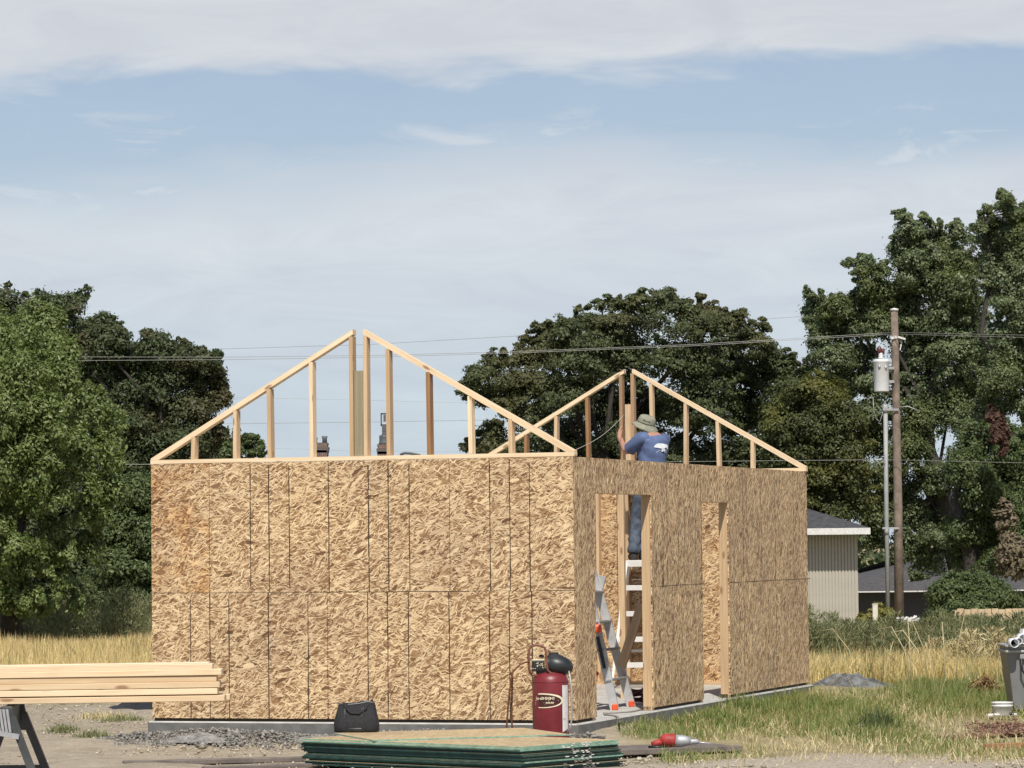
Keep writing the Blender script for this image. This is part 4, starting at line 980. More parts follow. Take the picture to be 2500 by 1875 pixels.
power_line([(-600, 780, 122), (440, 755, 121), (800, 744, 120), (1180, 722, 119), (1740, 683, 118), (2600, 600, 116)], 'highest wire, crossing the sky just over both gable peaks', 0.007)
power_line([(-600, 1001, 92), (270, 1003, 93), (960, 1003, 94), (1590, 996, 95.4), (1915, 993, 95.9), (2212, 1000, 94), (3000, 1030, 88)], 'low service wire crossing level with the wall tops', 0.006)
power_line([(-600, 928, 125), (450, 916, 124), (770, 912, 123), (1010, 908, 122), (1900, 890, 118)], 'wire crossing the lower half of the front gable', 0.0065)
power_line([(-600, 838, 140), (490, 858, 140), (770, 864, 140), (1000, 870, 140), (1900, 900, 138)], 'faint wire crossing the front gable at mid height', 0.005)
power_line([(-600, 950, 140), (520, 966, 140), (760, 974, 140), (1000, 976, 140), (1900, 985, 138)], 'faint lowest wire just above the gable bottom plate', 0.0045)

# ------------------------------------------------------------------ grass, weeds, stones
def blades(name, pos, h, w, mat, seed, lean=0.35, curve=0.5, label=None, cat=None, clump=None):
    """pos (n,3) roots, h (n,) heights: each blade a tapering bent strip (5 verts)"""
    g = np.random.default_rng(seed); n = len(pos)
    an = g.uniform(0, 2 * math.pi, n); d = np.stack([np.cos(an), np.sin(an), np.zeros(n)], 1)
    sa = g.uniform(0, 2 * math.pi, n); s = np.stack([np.cos(sa), np.sin(sa), np.zeros(n)], 1)
    h = h[:, None]; ln = np.abs(g.normal(0, lean, (n, 1))); up = np.array([[0, 0, 1.]])
    m_ = pos + up * h * 0.55 + d * h * ln * 0.35
    tip = pos + up * h * (1 - ln * curve * 0.6) + d * h * ln * 1.0
    ww = (w * g.uniform(0.6, 1.3, (n, 1))) * 0.5
    V = np.stack([pos - s * ww, pos + s * ww, m_ + s * ww * 0.75, m_ - s * ww * 0.75, tip], 1).reshape(-1, 3)
    k = np.arange(n) * 5
    F = np.concatenate([np.stack([k, k + 1, k + 2], 1), np.stack([k, k + 2, k + 3], 1), np.stack([k + 3, k + 2, k + 4], 1)])
    o = raw_mesh(name, V, F, mat)
    return tag(o, label, cat, kind='stuff')
def gz(Y): return -0.19 - 0.6 * np.clip((Y - 44) / 51, 0, 1)
FELT = atZ(2085, 1672, -0.19)
def clumpy(n, x0, x1, y0, y1, seed, spread=0.25, nc=None, keep=None):
    g = np.random.default_rng(seed); nc = nc or n // 25
    c = np.stack([g.uniform(x0, x1, nc), g.uniform(y0, y1, nc)], 1)
    i = g.integers(0, nc, n); p = c[i] + g.normal(0, spread, (n, 2))
    if keep is not None: p = p[keep(p[:, 0], p[:, 1])]
    p = p[~((p[:, 0] > .6) & (p[:, 0] < 2.02) & (p[:, 1] > 30.7) & (p[:, 1] < 32.75))]
    p = p[~((np.abs(p[:, 0] - FELT.x + .1) < .62) & (p[:, 1] < FELT.y + .3) & (p[:, 1] > FELT.y - 2.6))]
    return np.stack([p[:, 0], p[:, 1], gz(p[:, 1]) - 0.01 + bank(p[:, 0], p[:, 1])], 1)
def outside_shed(x, y, m=0.15):
    dx, dy = x - SO.x, y - SO.y
    lx = dx * EX.x + dy * EX.y; ly = dx * EY.x + dy * EY.y
    return ~((lx > -W_ - m) & (lx < m) & (ly > -m) & (ly < L_ + m))
def wav(x, y): return np.sin(x * 1.3 + y * 0.31) * 0.5 + np.sin(x * 0.53 - y * 0.47 + 1.1) * 0.5
# golden field
p = clumpy(64000, -17, -2.2, 47, 78, 1, 0.3, keep=outside_shed)
blades('dry_grass', p, rng.uniform(0.22, 0.62, len(p)) * (0.85 + 0.25 * wav(p[:, 0], p[:, 1])), 0.016, M['dry_blade'], 2, 0.35, label='tall golden dry grass beyond the left end of the shed', cat='dry grass')
p = clumpy(42000, 2.6, 12, 45.2, 56.5, 3, 0.25, keep=lambda x, y: outside_shed(x, y) & (y > 45.6 + 0.35 * np.abs(x - 5.5) * (x > 6.3) * 2))
blades('dry_grass', p, rng.uniform(0.16, 0.50, len(p)) * (0.8 + 0.35 * wav(p[:, 0], p[:, 1])), 0.014, M['dry_blade'], 4, 0.4, label='band of golden dry grass right of the shed', cat='dry grass')
p = clumpy(9000, -17, -2.2, 46, 78, 301, 0.5, 60, keep=outside_shed)
blades('field_weeds', p, rng.uniform(0.15, 0.5, len(p)), 0.014, M['weed_leaf'], 302, 0.6, label='grey green weeds patching the golden grass left of the shed', cat='weeds')
p = clumpy(7000, 2.6, 12, 44.6, 57, 303, 0.30, 70, keep=outside_shed)
blades('field_weeds', p, rng.uniform(0.12, 0.42, len(p)), 0.012, M['weed_leaf'], 304, 0.6, label='grey green weeds patching the golden grass right of the shed', cat='weeds')
p = clumpy(2200, -17, 12, 45, 76, 305, 0.4, 120, keep=outside_shed)
blades('dark_stalks', p, rng.uniform(0.3, 0.75, len(p)), 0.011, M['brown_weed'], 306, 0.3, label='dark dead stalks standing in the golden grass', cat='stalks')
# green lot grass on the right, fading to straw
def kg(x, y):
    g_ = rng.random(len(x)); d = wav(x * 1.7, y * 1.2)
    lx = (x - SO.x) * EX.x + (y - SO.y) * EX.y
    return outside_shed(x, y, 0.05) & (x > 0.95 + (y < 33) * (33 - y) * 0.10) & (g_ < 0.56 + 0.75 * d) & ~((x > 3.95) & (y < 37.0) & (y > 32.2) & (g_ > 0.12 - 0.08 * (x > 4.5)))
p = clumpy(110000, 0.8, 9, 30.1, 46.5, 5, 0.16, keep=kg)
hh = rng.uniform(0.04, 0.15, len(p)) * (1.0 + 0.55 * (wav(p[:, 0] * 2.3, p[:, 1] * 0.9 + 2) > 0.25)) * (0.75 + 0.55 * np.clip((p[:, 1] - 33) / 12, 0, 1))
blades('green_grass', p, hh, 0.009, M['green_blade'], 6, 0.55, 0.6, label='short green grass along the doorway side of the shed', cat='grass')
p = clumpy(36000, 0.8, 9, 29.5, 47, 7, 0.22, keep=lambda x, y: outside_shed(x, y, 0.05) & (x > 0.95 + (y < 32) * 0.3) & ~((x > 4.3) & (y < 36.6) & (y > 32.6) & (rng.random(len(x)) < .7)))
blades('straw', p, rng.uniform(0.03, 0.16, len(p)), 0.007, M['pale_blade'], 8, 1.1, 0.9, label='pale dead straw lying among the green grass', cat='straw')
# long seed stems leaning here and there
mb = MB()
for i in range(75):
    x, y = rng.uniform(2.2, 7.2), rng.uniform(37, 50)
    if not outside_shed(np.array([x]), np.array([y]))[0]: continue
    h = rng.uniform(0.25, 0.6); an = rng.uniform(0, 6.28); l = rng.uniform(0.1, 0.4)
    b = Vector((x, y, gz(y))); mb.tube([b, b + Vector((l * .25 * math.cos(an), l * .25 * math.sin(an), h * .55)), b + Vector((l * math.cos(an), l * math.sin(an), h))], [0.004, 0.003, 0.002], 3, cap=False)
tag(mb.build('seed_stems', M['pale_blade']), 'long pale seed stems standing out of the right hand grass', 'stems', kind='stuff')
# darker green weed tufts by the slab and in the lot
def tuft(n, c, r, hmin, hmax, seed, mat, w=0.012, name='weed_tuft', label='', lean=.6, grp=None):
    g = np.random.default_rng(seed)
    p = np.stack([c[0] + g.normal(0, r, n), c[1] + g.normal(0, r * 1.2, n), np.zeros(n)], 1); p[:, 2] = gz(p[:, 1]) - .01 + bank(p[:, 0], p[:, 1])
    d = np.hypot(p[:, 0] - c[0], (p[:, 1] - c[1]) / 1.2) / (r * 1.6)
    o = blades(name, p, g.uniform(hmin, hmax, n) * np.clip(1.1 - 0.5 * d, 0.25, 1.1), w, mat, seed + 1, lean)
    tag(o, label, 'weed', grp)
tuft(900, S(0.35, 5.1)[:2], 0.24, 0.12, 0.30, 40, M['green_blade'], label='green grass tuft at the sill of the narrow door opening')
tuft(700, S(0.45, 3.3)[:2], 0.22, 0.10, 0.22, 41, M['green_blade'], label='green grass tuft below the panel between the two door openings')
tuft(600, S(0.5, 6.6)[:2], 0.3, 0.10, 0.24, 42, M['green_blade'], label='green grass tuft below the far wall panel past the narrow door')
tuft(420, (3.45, 34.3), 0.13, 0.12, 0.36, 43, M['weed_dark'], label='darkest upright green weed clump in the middle of the right hand grass')
tuft(500, (3.3, 33.2), 0.22, 0.08, 0.2, 44, M['green_blade'], label='broad green weed patch before the bark chips')
for i, (px_, py_, r_, lab) in enumerate(((1010 / 3.16 + 250, 1795, .12, 'scrubby grey weed by the slab corner at the left'), (155, 1785, .1, 'small grey weed on the bare dirt right of the trestle'), (225, 1800, .1, 'wider grey weed on the bare dirt left of the slab'), (300, 1760, .14, 'pale weed patch under the lumber stack'), (250, 1752, .18, 'dry weed patch under the right part of the lumber'), (495, 1803, .13, 'dusty green weed against the slab face'), (655, 1803, .10, 'small dusty weed on the gravel near the board stack'))):
    q = atZ(px_, py_, -0.19); tuft(260, (q.x, q.y), r_, 0.05, 0.15, 60 + i, M['weed_leaf'] if i != 4 else M['pale_blade'], 0.010, label=lab, lean=1.0)
# feathery grey-green weed belt
def weed_belt(x0, x1, y0, y1, n, hmin, hmax, mat, seed, label, name='tall_weeds'):
    g = np.random.default_rng(seed)
    c = np.stack([g.uniform(x0, x1, n), g.uniform(y0, y1, n)], 1)
    c = c[outside_shed(c[:, 0], c[:, 1], 0.6)]; n = len(c)
    H = g.uniform(hmin, hmax, n) * (0.8 + 0.3 * wav(c[:, 0] * 1.4, c[:, 1]))
    per = 230
    i = np.repeat(np.arange(n), per); t = g.random(n * per) ** 0.8; rr = (0.10 + 0.34 * t * (1.15 - t) * 2) * H[i]
    an = g.uniform(0, 6.283, n * per); r2 = np.sqrt(g.random(n * per)) * rr
    pts = np.stack([c[i, 0] + r2 * np.cos(an), c[i, 1] + r2 * np.sin(an), gz(c[i, 1]) + t * H[i]], 1)
    dirs = np.stack([np.cos(an) * .5, np.sin(an) * .5, np.full(n * per, 0.8)], 1)
    V, F = leaves_from(pts, dirs, 0.12, seed + 1, 0.11, 0.4)
    tag(raw_mesh(name, V, F, mat), label, 'weeds', kind='stuff')
weed_belt(4.2, 13, 57.5, 74, 350, 0.42, 0.86, M['weed_leaf'], 20, 'belt of grey green feathery weeds beyond the right hand dry grass')
weed_belt(8.9, 10.6, 64, 72, 26, 0.45, 0.75, M['weed_dark'], 21, 'taller green weeds in front of the board fence')
weed_belt(-12, -3.4, 79, 84, 150, 0.9, 1.6, M['weed_leaf'], 22, 'grey green weed belt beyond the left hand dry grass')
weed_belt(6.2, 9, 48, 58, 46, 0.35, 0.8, M['pale_blade'], 23, 'dry branching weeds in front of the grey bin side of the lot')
# stones
def stones(name, pos, size, mat, seed, label, cat):
    g = np.random.default_rng(seed); n = len(pos)
    base = np.array([(1, 0, 0), (-1, 0, 0), (0, 1, 0), (0, -1, 0), (0, 0, 1), (0, 0, -1)], float)
    tri = np.array([(0, 2, 4), (2, 1, 4), (1, 3, 4), (3, 0, 4), (2, 0, 5), (1, 2, 5), (3, 1, 5), (0, 3, 5)])
    sc = (size[:, None] * g.uniform(0.5, 1.3, (n, 3))); sc[:, 2] *= 0.65
    V = (base[None] * sc[:, None] * g.uniform(0.7, 1.3, (n, 6, 1)))
    an = g.uniform(0, 6.28, n); c, s = np.cos(an)[:, None], np.sin(an)[:, None]
    V = np.stack([V[..., 0] * c - V[..., 1] * s, V[..., 0] * s + V[..., 1] * c, V[..., 2]], -1) + pos[:, None]
    F = (tri[None] + (np.arange(n) * 6)[:, None, None]).reshape(-1, 3)
    tag(raw_mesh(name, V.reshape(-1, 3), F, mat), label, cat, kind='stuff')
g = np.random.default_rng(77); n = 5200
lx = g.uniform(-W_ - 0.5, 0.3, n); ly = -0.04 - np.abs(g.normal(0, 0.34, n))
pos = np.array([S(a, b)[:] for a, b in zip(lx, ly)])
mound = 0.07 * np.exp(-((ly + 0.22) / 0.22) ** 2) * (0.6 + 0.6 * np.sin(lx * 4.2 + 1) ** 2)
pos[:, 2] = -0.19 + bank(pos[:, 0], pos[:, 1]) + mound * 0.5 * g.uniform(0.0, 1.0, n)
stones('gravel', pos, np.abs(g.normal(0.011, 0.009, n)) + 0.004, M['gravel'], 78, 'loose grey gravel banked along the front of the slab', 'gravel')
n = 7000; pos = np.stack([g.uniform(-7, 1.2, n), g.uniform(24, 43, n), np.full(n, -0.188)], 1); pos = pos[outside_shed(pos[:, 0], pos[:, 1])]
stones('pebbles', pos, np.abs(g.normal(0.009, 0.008, len(pos))) + 0.004, M['pebble'], 79, 'pebbles scattered over the bare dirt left of and before the shed', 'pebbles')
n = 3500; pos = np.stack([g.uniform(0.4, 8, n), g.uniform(24, 30.6, n), np.full(n, -0.186)], 1)
stones('pebbles', pos, np.abs(g.normal(0.010, 0.008, n)) + 0.004, M['pebble'], 80, 'grey gravel strip along the bottom right of the lot', 'gravel')
# crumbled concrete spill and felt by the slab
def lump(name, c, rx, ry, h, mat, seed, label, cat, n=64, rough=0.35, rz=0.0):
    """low heap: a ridged dome with a broken surface"""
    g = np.random.default_rng(seed); ph = g.uniform(0, 6.28, 6)
    xs = np.linspace(-1, 1, n); X, Y = np.meshgrid(xs, xs); r = np.sqrt(X ** 2 + Y ** 2)
    Z = np.clip(1 - r ** 1.6, -0.15, 1) * (0.75 + 0.25 * np.sin(X * 5 + ph[0]) * np.cos(Y * 4 + ph[1]))
    Z += rough * 0.4 * (np.sin(X * 9 + ph[2] + 2 * np.sin(Y * 5)) * np.sin(Y * 7 + ph[3])) * np.clip(1 - r, 0, 1) + g.normal(0, rough * 0.05, X.shape) * np.clip(1.1 - r, 0, 1)
    for q in range(9):                                        # crumpled ridges
        a_ = g.uniform(0, 3.14); f_ = g.uniform(3, 11); w_ = X * math.cos(a_) + Y * math.sin(a_)
        Z += rough * 0.55 / (1 + q * .35) * (np.abs(np.sin(w_ * f_ + g.uniform(0, 6) + .8 * np.sin(Y * 3 + q))) - .5) * np.clip(1.05 - r, 0, 1) ** .6
    cx, sx = math.cos(rz), math.sin(rz)
    xx, yy = X * rx, Y * ry
    V = np.stack([c[0] + xx * cx - yy * sx, c[1] + xx * sx + yy * cx, c[2] + Z * h], -1).reshape(-1, 3)
    i, j = np.meshgrid(np.arange(n - 1), np.arange(n - 1)); a = (j * n + i).ravel(); F = np.stack([a, a + 1, a + n + 1, a + n], 1)
    rr = r.ravel()[F].mean(1); F = F[rr < 1.08]
    o = raw_mesh(name, V, F, mat, smooth=True)
    tag(o, label, cat); return o
c = S(-3.55, -0.30, -0.165); lump('concrete_spill', c, 0.50, 0.26, 0.075, M['spill'], 5, 'crusted grey concrete spill at the left front corner of the slab', 'concrete spill', rz=-TH)
c = S(-1.9, -0.24, -0.165); lump('concrete_spill', c, 1.1, 0.20, 0.075, M['spill'], 6, 'long low crust of concrete along the middle of the slab face', 'concrete spill', rz=-TH)
q = atZ(2085, 1672, -0.19); lump('felt_heap', (q.x - 0.10, q.y - .2, -0.22), 0.66, 0.5, 0.13, M['grey_tarp'], 8, 'crumpled grey felt lying past the far corner of the shed', 'felt', rough=0.75)
q = atZ(1830, 1737, -0.19); lump('cement_heap', (q.x, q.y + .1, -0.2), 0.30, 0.9, 0.05, M['concrete'], 9, 'pale spilt cement patch in the grass by the narrow door', 'cement', rough=0.5)
q = P(318, 1450, 41); lump('tarp_heap', (q.x, 41, -0.20), 0.50, 0.6, 0.14, M['tarp'], 10, 'black tarp heaped against the left end of the shed', 'tarp', rough=0.3)
# ------------------------------------------------------------------ stack of green-edged strand board sheets
def sheet(corner, along, z, label, tint=0.0, pale=0, jit=0.0):
    """one 4x8 sheet: corner nearest the camera, unit vector of its long side"""
    a = Vector((along[0], along[1], 0)).normalized(); b = Vector((-a.y, a.x, 0))
    if b.y < 0: b = -b
    if a.y < 0 and b.x * a.x > 0: b = -b
    c = Vector((corner[0], corner[1], z)) + a * 1.22 + b * 0.61
    o_ang = math.atan2(a.y, a.x)
    mb = MB(); mb.box((0, 0, 0), (2.44, 1.22, 0.0112))
    for k, f in enumerate(mb.f[-6:]): mb.uv[-6 + k] = [(mb.v[i][0] + mb.v[i][2] * 1.0 + z * 31, mb.v[i][1] + mb.v[i][2] * 2.0 + z * 17) for i in f]
    for k in range(2, 6): mb.mi[k] = 1 + pale
    for k in range(6): mb.tint[k] = tint
    for k in range(7):
        if random.random() < 0.5 and z > -0.17: mb.box((-1.2212, -0.61 + 0.36 + 0.055 * k + random.uniform(-.012, .012), 0), (0.003, random.uniform(.02, .045), random.uniform(.005, .009)), None, 3)
    o = mb.build('strand_board_sheet', [M['osb_flat'], M['green_edge'], M['green_edge_sunlit'], M['label_white']])
    o.location = c; o.rotation_euler = (0, 0, o_ang); tag(o, label, 'board sheet', 'sheets in the green edged stack'); return o
M['osb_flat'] = osb_mat('osb_stack_face', (0.30, 0.19, 0.09), (0.46, 0.33, 0.18), (0.62, 0.50, 0.31))
ang = R(139)
NS = 18; zt0 = -0.185
pal = {17: 1, 16: 1, 15: 1, 13: 0, 7: 1}
gj = np.random.default_rng(5)
for i in range(NS):
    z = zt0 + 0.0056 + i * 0.0121
    cx_, cy_ = 0.064 + gj.normal(0, 0.018), 28.55 + gj.normal(0, 0.016)
    aa = ang + gj.normal(0, 0.006)
    if i in (15, 16): cx_ -= 0.03; cy_ -= 0.02
    lab = 'green edged strand board sheet in the body of the stack' if i < 16 else ('second green edged sheet from the top of the stack, skewed under the top ones' if i == 16 else 'green edged sheet just under the turned top sheet, with bare pale face')
    sheet((cx_, cy_), (math.cos(aa), math.sin(aa)), z, lab, 0, pal.get(i, 0))
zs = zt0 + 0.0056 + NS * 0.0121
c0 = atZ(911, 1808, zs); c1 = atZ(801, 1789, zs); sd = (c1 - c0); sd.z = 0; sd.normalize(); ld = Vector((sd.y, -sd.x, 0))
if ld.x < 0: ld = -ld
mb = MB(); mb.box((0, 0, 0), (1.72, 1.22, 0.0112))
for k, f in enumerate(mb.f[-6:]): mb.uv[-6 + k] = [(mb.v[i][0] + 5 + mb.v[i][2], mb.v[i][1] + 9 + mb.v[i][2] * 2) for i in f]
for k in range(2, 6): mb.mi[k] = 2
to = mb.build('strand_board_sheet', [M['osb_flat'], M['green_edge'], M['green_edge_sunlit']])
top_len = 2.44
to.location = c0 + ld * 0.86 + sd * 0.61; to.rotation_euler = (0, 0, math.atan2(ld.y, ld.x))
tag(to, 'topmost strand board sheet, turned askew on the green edged stack with the bag on it', 'board sheet', 'sheets in the green edged stack')
ZTOP = zs + 0.0058
mb = MB()                                                     # white stencil dashes on the sheet edges near the right end
a_s = Vector((math.cos(ang - math.pi / 2), math.sin(ang - math.pi / 2), 0))
# tool bag
def tool_bag():
    c = atY(871, 1787, 30.9); c.z = ZTOP
    g = np.random.default_rng(3)
    root = thing('tool_bag', 'black slumped canvas tool bag standing on the strand board stack', 'bag', c, R(-4))
    mb = MB(); seg = 40
    prof = [(0.0, .180, .105), (0.02, .190, .115), (0.07, .192, .118), (0.13, .180, .105), (0.18, .168, .085), (0.225, .158, .066), (0.245, .156, .060)]
    b0 = 0
    for j, (z, rx, ry) in enumerate(prof):
        for k in range(seg):
            an = 2 * math.pi * k / seg; ca, sa = math.cos(an), math.sin(an)
            p_ = 0.45; x = rx * abs(ca) ** p_ * (1 if ca >= 0 else -1); y = ry * abs(sa) ** p_ * (1 if sa >= 0 else -1)
            f = 1 + 0.030 * math.sin(an * 5 + j * 1.7) * (j / 6) + g.normal(0, 0.008)
            zz = z + (0.010 * math.sin(an * 3 + .5) + 0.012 * (ca > .5) * sa + 0.02 * (x > 0.05) * (x < .14)) * (j >= 5) + (-0.03 * (x < -.12)) * (j >= 5) * 0.3
            mb.v.append((x * f, y * f, zz))
    for j in range(len(prof) - 1):
        for k in range(seg):
            k2 = (k + 1) % seg; mb.face([j * seg + k, j * seg + k2, (j + 1) * seg + k2, (j + 1) * seg + k], None, 0, True)
    # inner lining, so that the mouth is open
    nb = len(mb.v)
    for (z, s_) in ((0.24, 0.94), (0.10, 0.86)):
        for k in range(seg):
            v = mb.v[(len(prof) - 1) * seg + k]; mb.v.append((v[0] * s_, v[1] * s_, v[2] - (0.246 - z)))
    for k in range(seg):
        k2 = (k + 1) % seg
        mb.face([(len(prof) - 1) * seg + k, (len(prof) - 1) * seg + k2, nb + k2, nb + k], None, 0, True); mb.face([nb + k, nb + k2, nb + seg + k2, nb + seg + k], None, 0, True)
    mb.face([nb + seg + k for k in range(seg)]); mb.face([k for k in range(seg)][::-1])
    mb.build('bag_body', M['black_cloth'], root)
    mb = MB()
    mb.lathe((0, 0, 0.028), [(0.1965, -0.028), (0.197, 0.0), (0.195, .012)], 32, 0, None, 1.0, 0.62); mb.build('base_band', M['black'], root)
    for sy in (-1, 1):
        mb = MB(); mb.tube([(-.10, sy * .062, .235), (-.085, sy * .085, .21), (-.04, sy * .098, .165), (.03, sy * .100, .16), (.09, sy * .088, .20), (.105, sy * .064, .235)], 0.010, 6); mb.build('handle', M['black_cloth'], root)
    mb = MB()
    for x, l in ((-.095, .09), (-.088, .06), (.055, .08), (.07, .05)): mb.tube([(x, -.100 + .02, .215), (x + .004, -.109, .215 - l)], 0.0016, 4)
    mb.tube([(-.155, -.03, .247), (-.05, -.066, .238), (.03, -.069, .246), (.10, -.06, .262), (.155, -.03, .25)], 0.006, 5)
    mb.build('zip', M['grey_plastic'], root)
tool_bag()

# compressor
def compressor():
    Y = 32.2; ax = atY(1345, 1780, Y); zb = -0.19
    root = thing('air_compressor', 'dark red upright air compressor with black motor cover before the shed corner', 'air compressor', (ax.x, Y, zb))
    s = 8741.5 / Y
    def q(x, y, dy=0.0): p_ = atY(x, y, Y); return Vector((p_.x - ax.x, dy, p_.z - zb))
    r = 0.162; zs_ = q(1345, 1664).z; zt = q(1345, 1648).z
    mb = MB(); mb.lathe((0, 0, 0), [(0.10, 0.03), (r * .93, 0.06), (r, 0.10), (r, zs_), (r * 0.985, zs_ + .015), (r * .93, zs_ + 0.038), (r * .80, zt + .01), (r * .5, zt + .028), (0.0, zt + .035)], 40)
    tank = mb.build('tank', M['red_tank'], root)
    mb = MB(); mb.lathe((0, 0, zs_ - 0.004), [(r + .0015, 0), (r + .003, .004), (r + .0015, .008)], 40); mb.build('weld_seam', M['red_tank'], tank)
    for k in range(3):
        an = k * 2.1 + .5; mb = MB(); mb.tube([(math.cos(an) * .12, math.sin(an) * .12, .08), (math.cos(an) * .17, math.sin(an) * .17, 0.0)], [.02, .025], 8); mb.build('foot', M['black'], tank)
    # oval print wrapped on the tank, its left end running round the side
    def on(u, z, k=1.006):                                    # u: metres to the right along the visible width
        an = -math.pi / 2 + u / r; return Vector((math.cos(an) * r * k, math.sin(an) * r * k, z))
    zc = q(1345, 1709).z
    def band(mb, pts, w, mi=0, k=1.004):
        for (u0, z0), (u1, z1) in zip(pts[:-1], pts[1:]):
            dx, dz = u1 - u0, z1 - z0; l = math.hypot(dx, dz) + 1e-9; nx, nz = -dz / l * w / 2, dx / l * w / 2
            mb.poly([on(u0 - nx, z0 - nz, k), on(u1 - nx, z1 - nz, k), on(u1 + nx, z1 + nz, k), on(u0 + nx, z0 + nz, k)], mi)
    mb = MB(); N = 48; cu, a_, b_ = -0.085, 0.195, 0.061
    pts = [(cu + a_ * math.cos(t), zc + b_ * math.sin(t) * (1 + .02 * math.cos(t))) for t in np.linspace(-1.75, 1.75, N)]
    for i in range(N - 1):
        t = abs(i - N / 2) / N; band(mb, pts[i:i + 2], 0.0075 + 0.011 * max(0, 1 - 3.2 * t) + .004 * (i > N / 2), 0, 1.008)
    # dark field inside the ring
    for i in range(N // 2 - 1):
        t0, t1 = np.linspace(1.75, 0.12, N // 2)[i:i + 2]
        P4 = [(cu + a_ * .97 * math.cos(t), zc + b_ * .95 * sgn * math.sin(t)) for t, sgn in ((t0, -1), (t1, -1), (t1, 1), (t0, 1))]
        mb.poly([on(u, z, 1.003) for u, z in P4], 1)
    # the worn, unreadable lettering: two lines of broken strokes between rules
    g = random.Random(4); u = -0.150
    for i in range(11):
        h = 0.019 if i else 0.034; w = 0.0125 + .0015 * g.random(); zz = zc + 0.022 - (0.004 if i < 4 else 0)
        sh = g.choice((0, 1, 2, 3)) if i else 1
        if sh in (0, 2): band(mb, [(u + .002, zz - h / 2), (u + .002, zz + h / 2)], .0045, 0, 1.010)
        if sh in (1, 3): band(mb, [(u + .001, zz - h / 2), (u + w * .5, zz + h / 2), (u + w, zz - h / 2)], .004, 0, 1.010)
        if sh in (0, 3): band(mb, [(u, zz), (u + w, zz)], .004, 0, 1.010)
        if sh == 2: band(mb, [(u, zz + h / 2), (u + w, zz + h / 2), (u + w, zz - h / 2), (u, zz - h / 2)], .004, 0, 1.010)
        u += w + 0.0035
    band(mb, [(-.16, zc - .001), (-.02, zc + .001), (.07, zc + .003)], .004, 0, 1.010)
    band(mb, [(-.16, zc - .020), (-.06, zc - .018)], .005, 0, 1.010); band(mb, [(-.16, zc - .036), (-.05, zc - .034)], .003, 0, 1.010)
    for u in (-.045, -.030, -.016, .0, .014): band(mb, [(u, zc - .024), (u + .007, zc - .010), (u + .010, zc - .024)], .0045, 0, 1.010)
    mb.build('oval_badge', [M['cream'], M['red_dark']], tank)
    mb = MB(); z0, z1 = q(1345, 1786).z, q(1345, 1672).z
    for i in range(8):
        u0, u1 = 0.112 + i * .0115, 0.112 + (i + 1) * .0115; mb.poly([on(u0, z0 + i * .004, 1.004), on(u1, z0 + (i + 1) * .004, 1.004), on(u1, z1), on(u0, z1)], 0)
    for k_, wd in ((.28, .5), (.66, .9)): band(mb, [(.118, z0 + (z1 - z0) * k_), (.118 + .07 * wd, z0 + (z1 - z0) * k_)], .004, 1, 1.012)
    mb.build('warning_label', [M['label_white'], M['black']], tank)
    # motor cover: a drooping egg pointing right, on a dark cylinder head
    mb = MB(); pc = q(1352, 1622, 0.0); pe = q(1399, 1620, 0.0); seg = 28
    ax_l = [(0.0, .070, .072), (.03, .098, .092), (.08, .108, .096), (.13, .098, .086), (.165, .078, .066), (.188, .046, .040), (.197, .012, .010)]
    b0 = len(mb.v); x0 = q(1334, 1622).x
    for (xx, ry, rz) in ax_l:
        for k in range(seg):
            an = 2 * math.pi * k / seg; zz = pc.z + math.sin(an) * rz * (1.0 if math.sin(an) > 0 else 0.95) - 0.12 * xx
            mb.v.append((x0 + xx * 1.22, math.cos(an) * ry, zz + (0.012 if math.sin(an) > .8 and .02 < xx < .12 else 0)))
    for i in range(len(ax_l) - 1):
        for k in range(seg):
            k2 = (k + 1) % seg; mb.face([b0 + i * seg + k, b0 + i * seg + k2, b0 + (i + 1) * seg + k2, b0 + (i + 1) * seg + k], None, 0, True)
    mb.face([b0 + k for k in range(seg)]); mb.face([b0 + (len(ax_l) - 1) * seg + k for k in range(seg)])
    mb.box((x0 + .065, 0, pc.z + .100), (.09, .06, .016))
    mb.build('motor_cover', M['black_shroud'], root, 0.003)
    mb = MB(); g0 = q(1314, 1624)
    mb.box((g0.x, -.03, g0.z - .002), (.115, .12, .095)); mb.box((g0.x + .10, 0, g0.z - .055), (.24, .13, .06)); mb.lathe(q(1322, 1603, -.02), [(.022, -.01), (.024, .012), (.012, .02)], 12)
    mb.build('pump_head', M['black'], root, 0.012, 2)
    mb = MB(); gg = random.Random(2)
    for i in range(16):
        x = g0.x + gg.uniform(-.05, .045); z = g0.z + gg.uniform(-.028, .025); mb.box((x, -.0915, z), (gg.uniform(.006, .018), .003, .004), Euler((0, gg.uniform(-1, 1), 0)).to_matrix())
    mb.box((g0.x, -.035, g0.z + .050), (.108, .11, .007)); mb.build('pressure_panel', M['cream'], root)
    mb = MB(); hp = [(1297, 1646), (1292, 1636), (1290, 1600), (1291, 1586), (1297, 1577), (1308, 1574), (1322, 1576), (1330, 1581), (1333, 1592), (1334, 1620), (1336, 1634), (1343, 1642), (1354, 1645)]
    mb.tube([q(x, y, -0.10) for x, y in hp], 0.0115, 8); mb.tube([q(1297, 1646, -.10), q(1318, 1650, -.04), q(1330, 1655, .0)], 0.011, 8)
    mb.build('handle', M['rust'], root)
    mb = MB(); mb.tube([q(1388, 1636, -.05), q(1391, 1650, -.09), q(1395, 1680, -.10), q(1396, 1750, -.10), q(1393, 1772, -.09), q(1382, 1790, -.08)], 0.008, 8); mb.build('air_pipe', M['alu_dull'], root)
M['red_dark'] = plain('dark_red_print', (0.06, 0.016, 0.014), 0.5)
M['black_shroud'] = plain('black_motor_cover', (0.022, 0.024, 0.026), 0.42, var=0.2, scale=9)
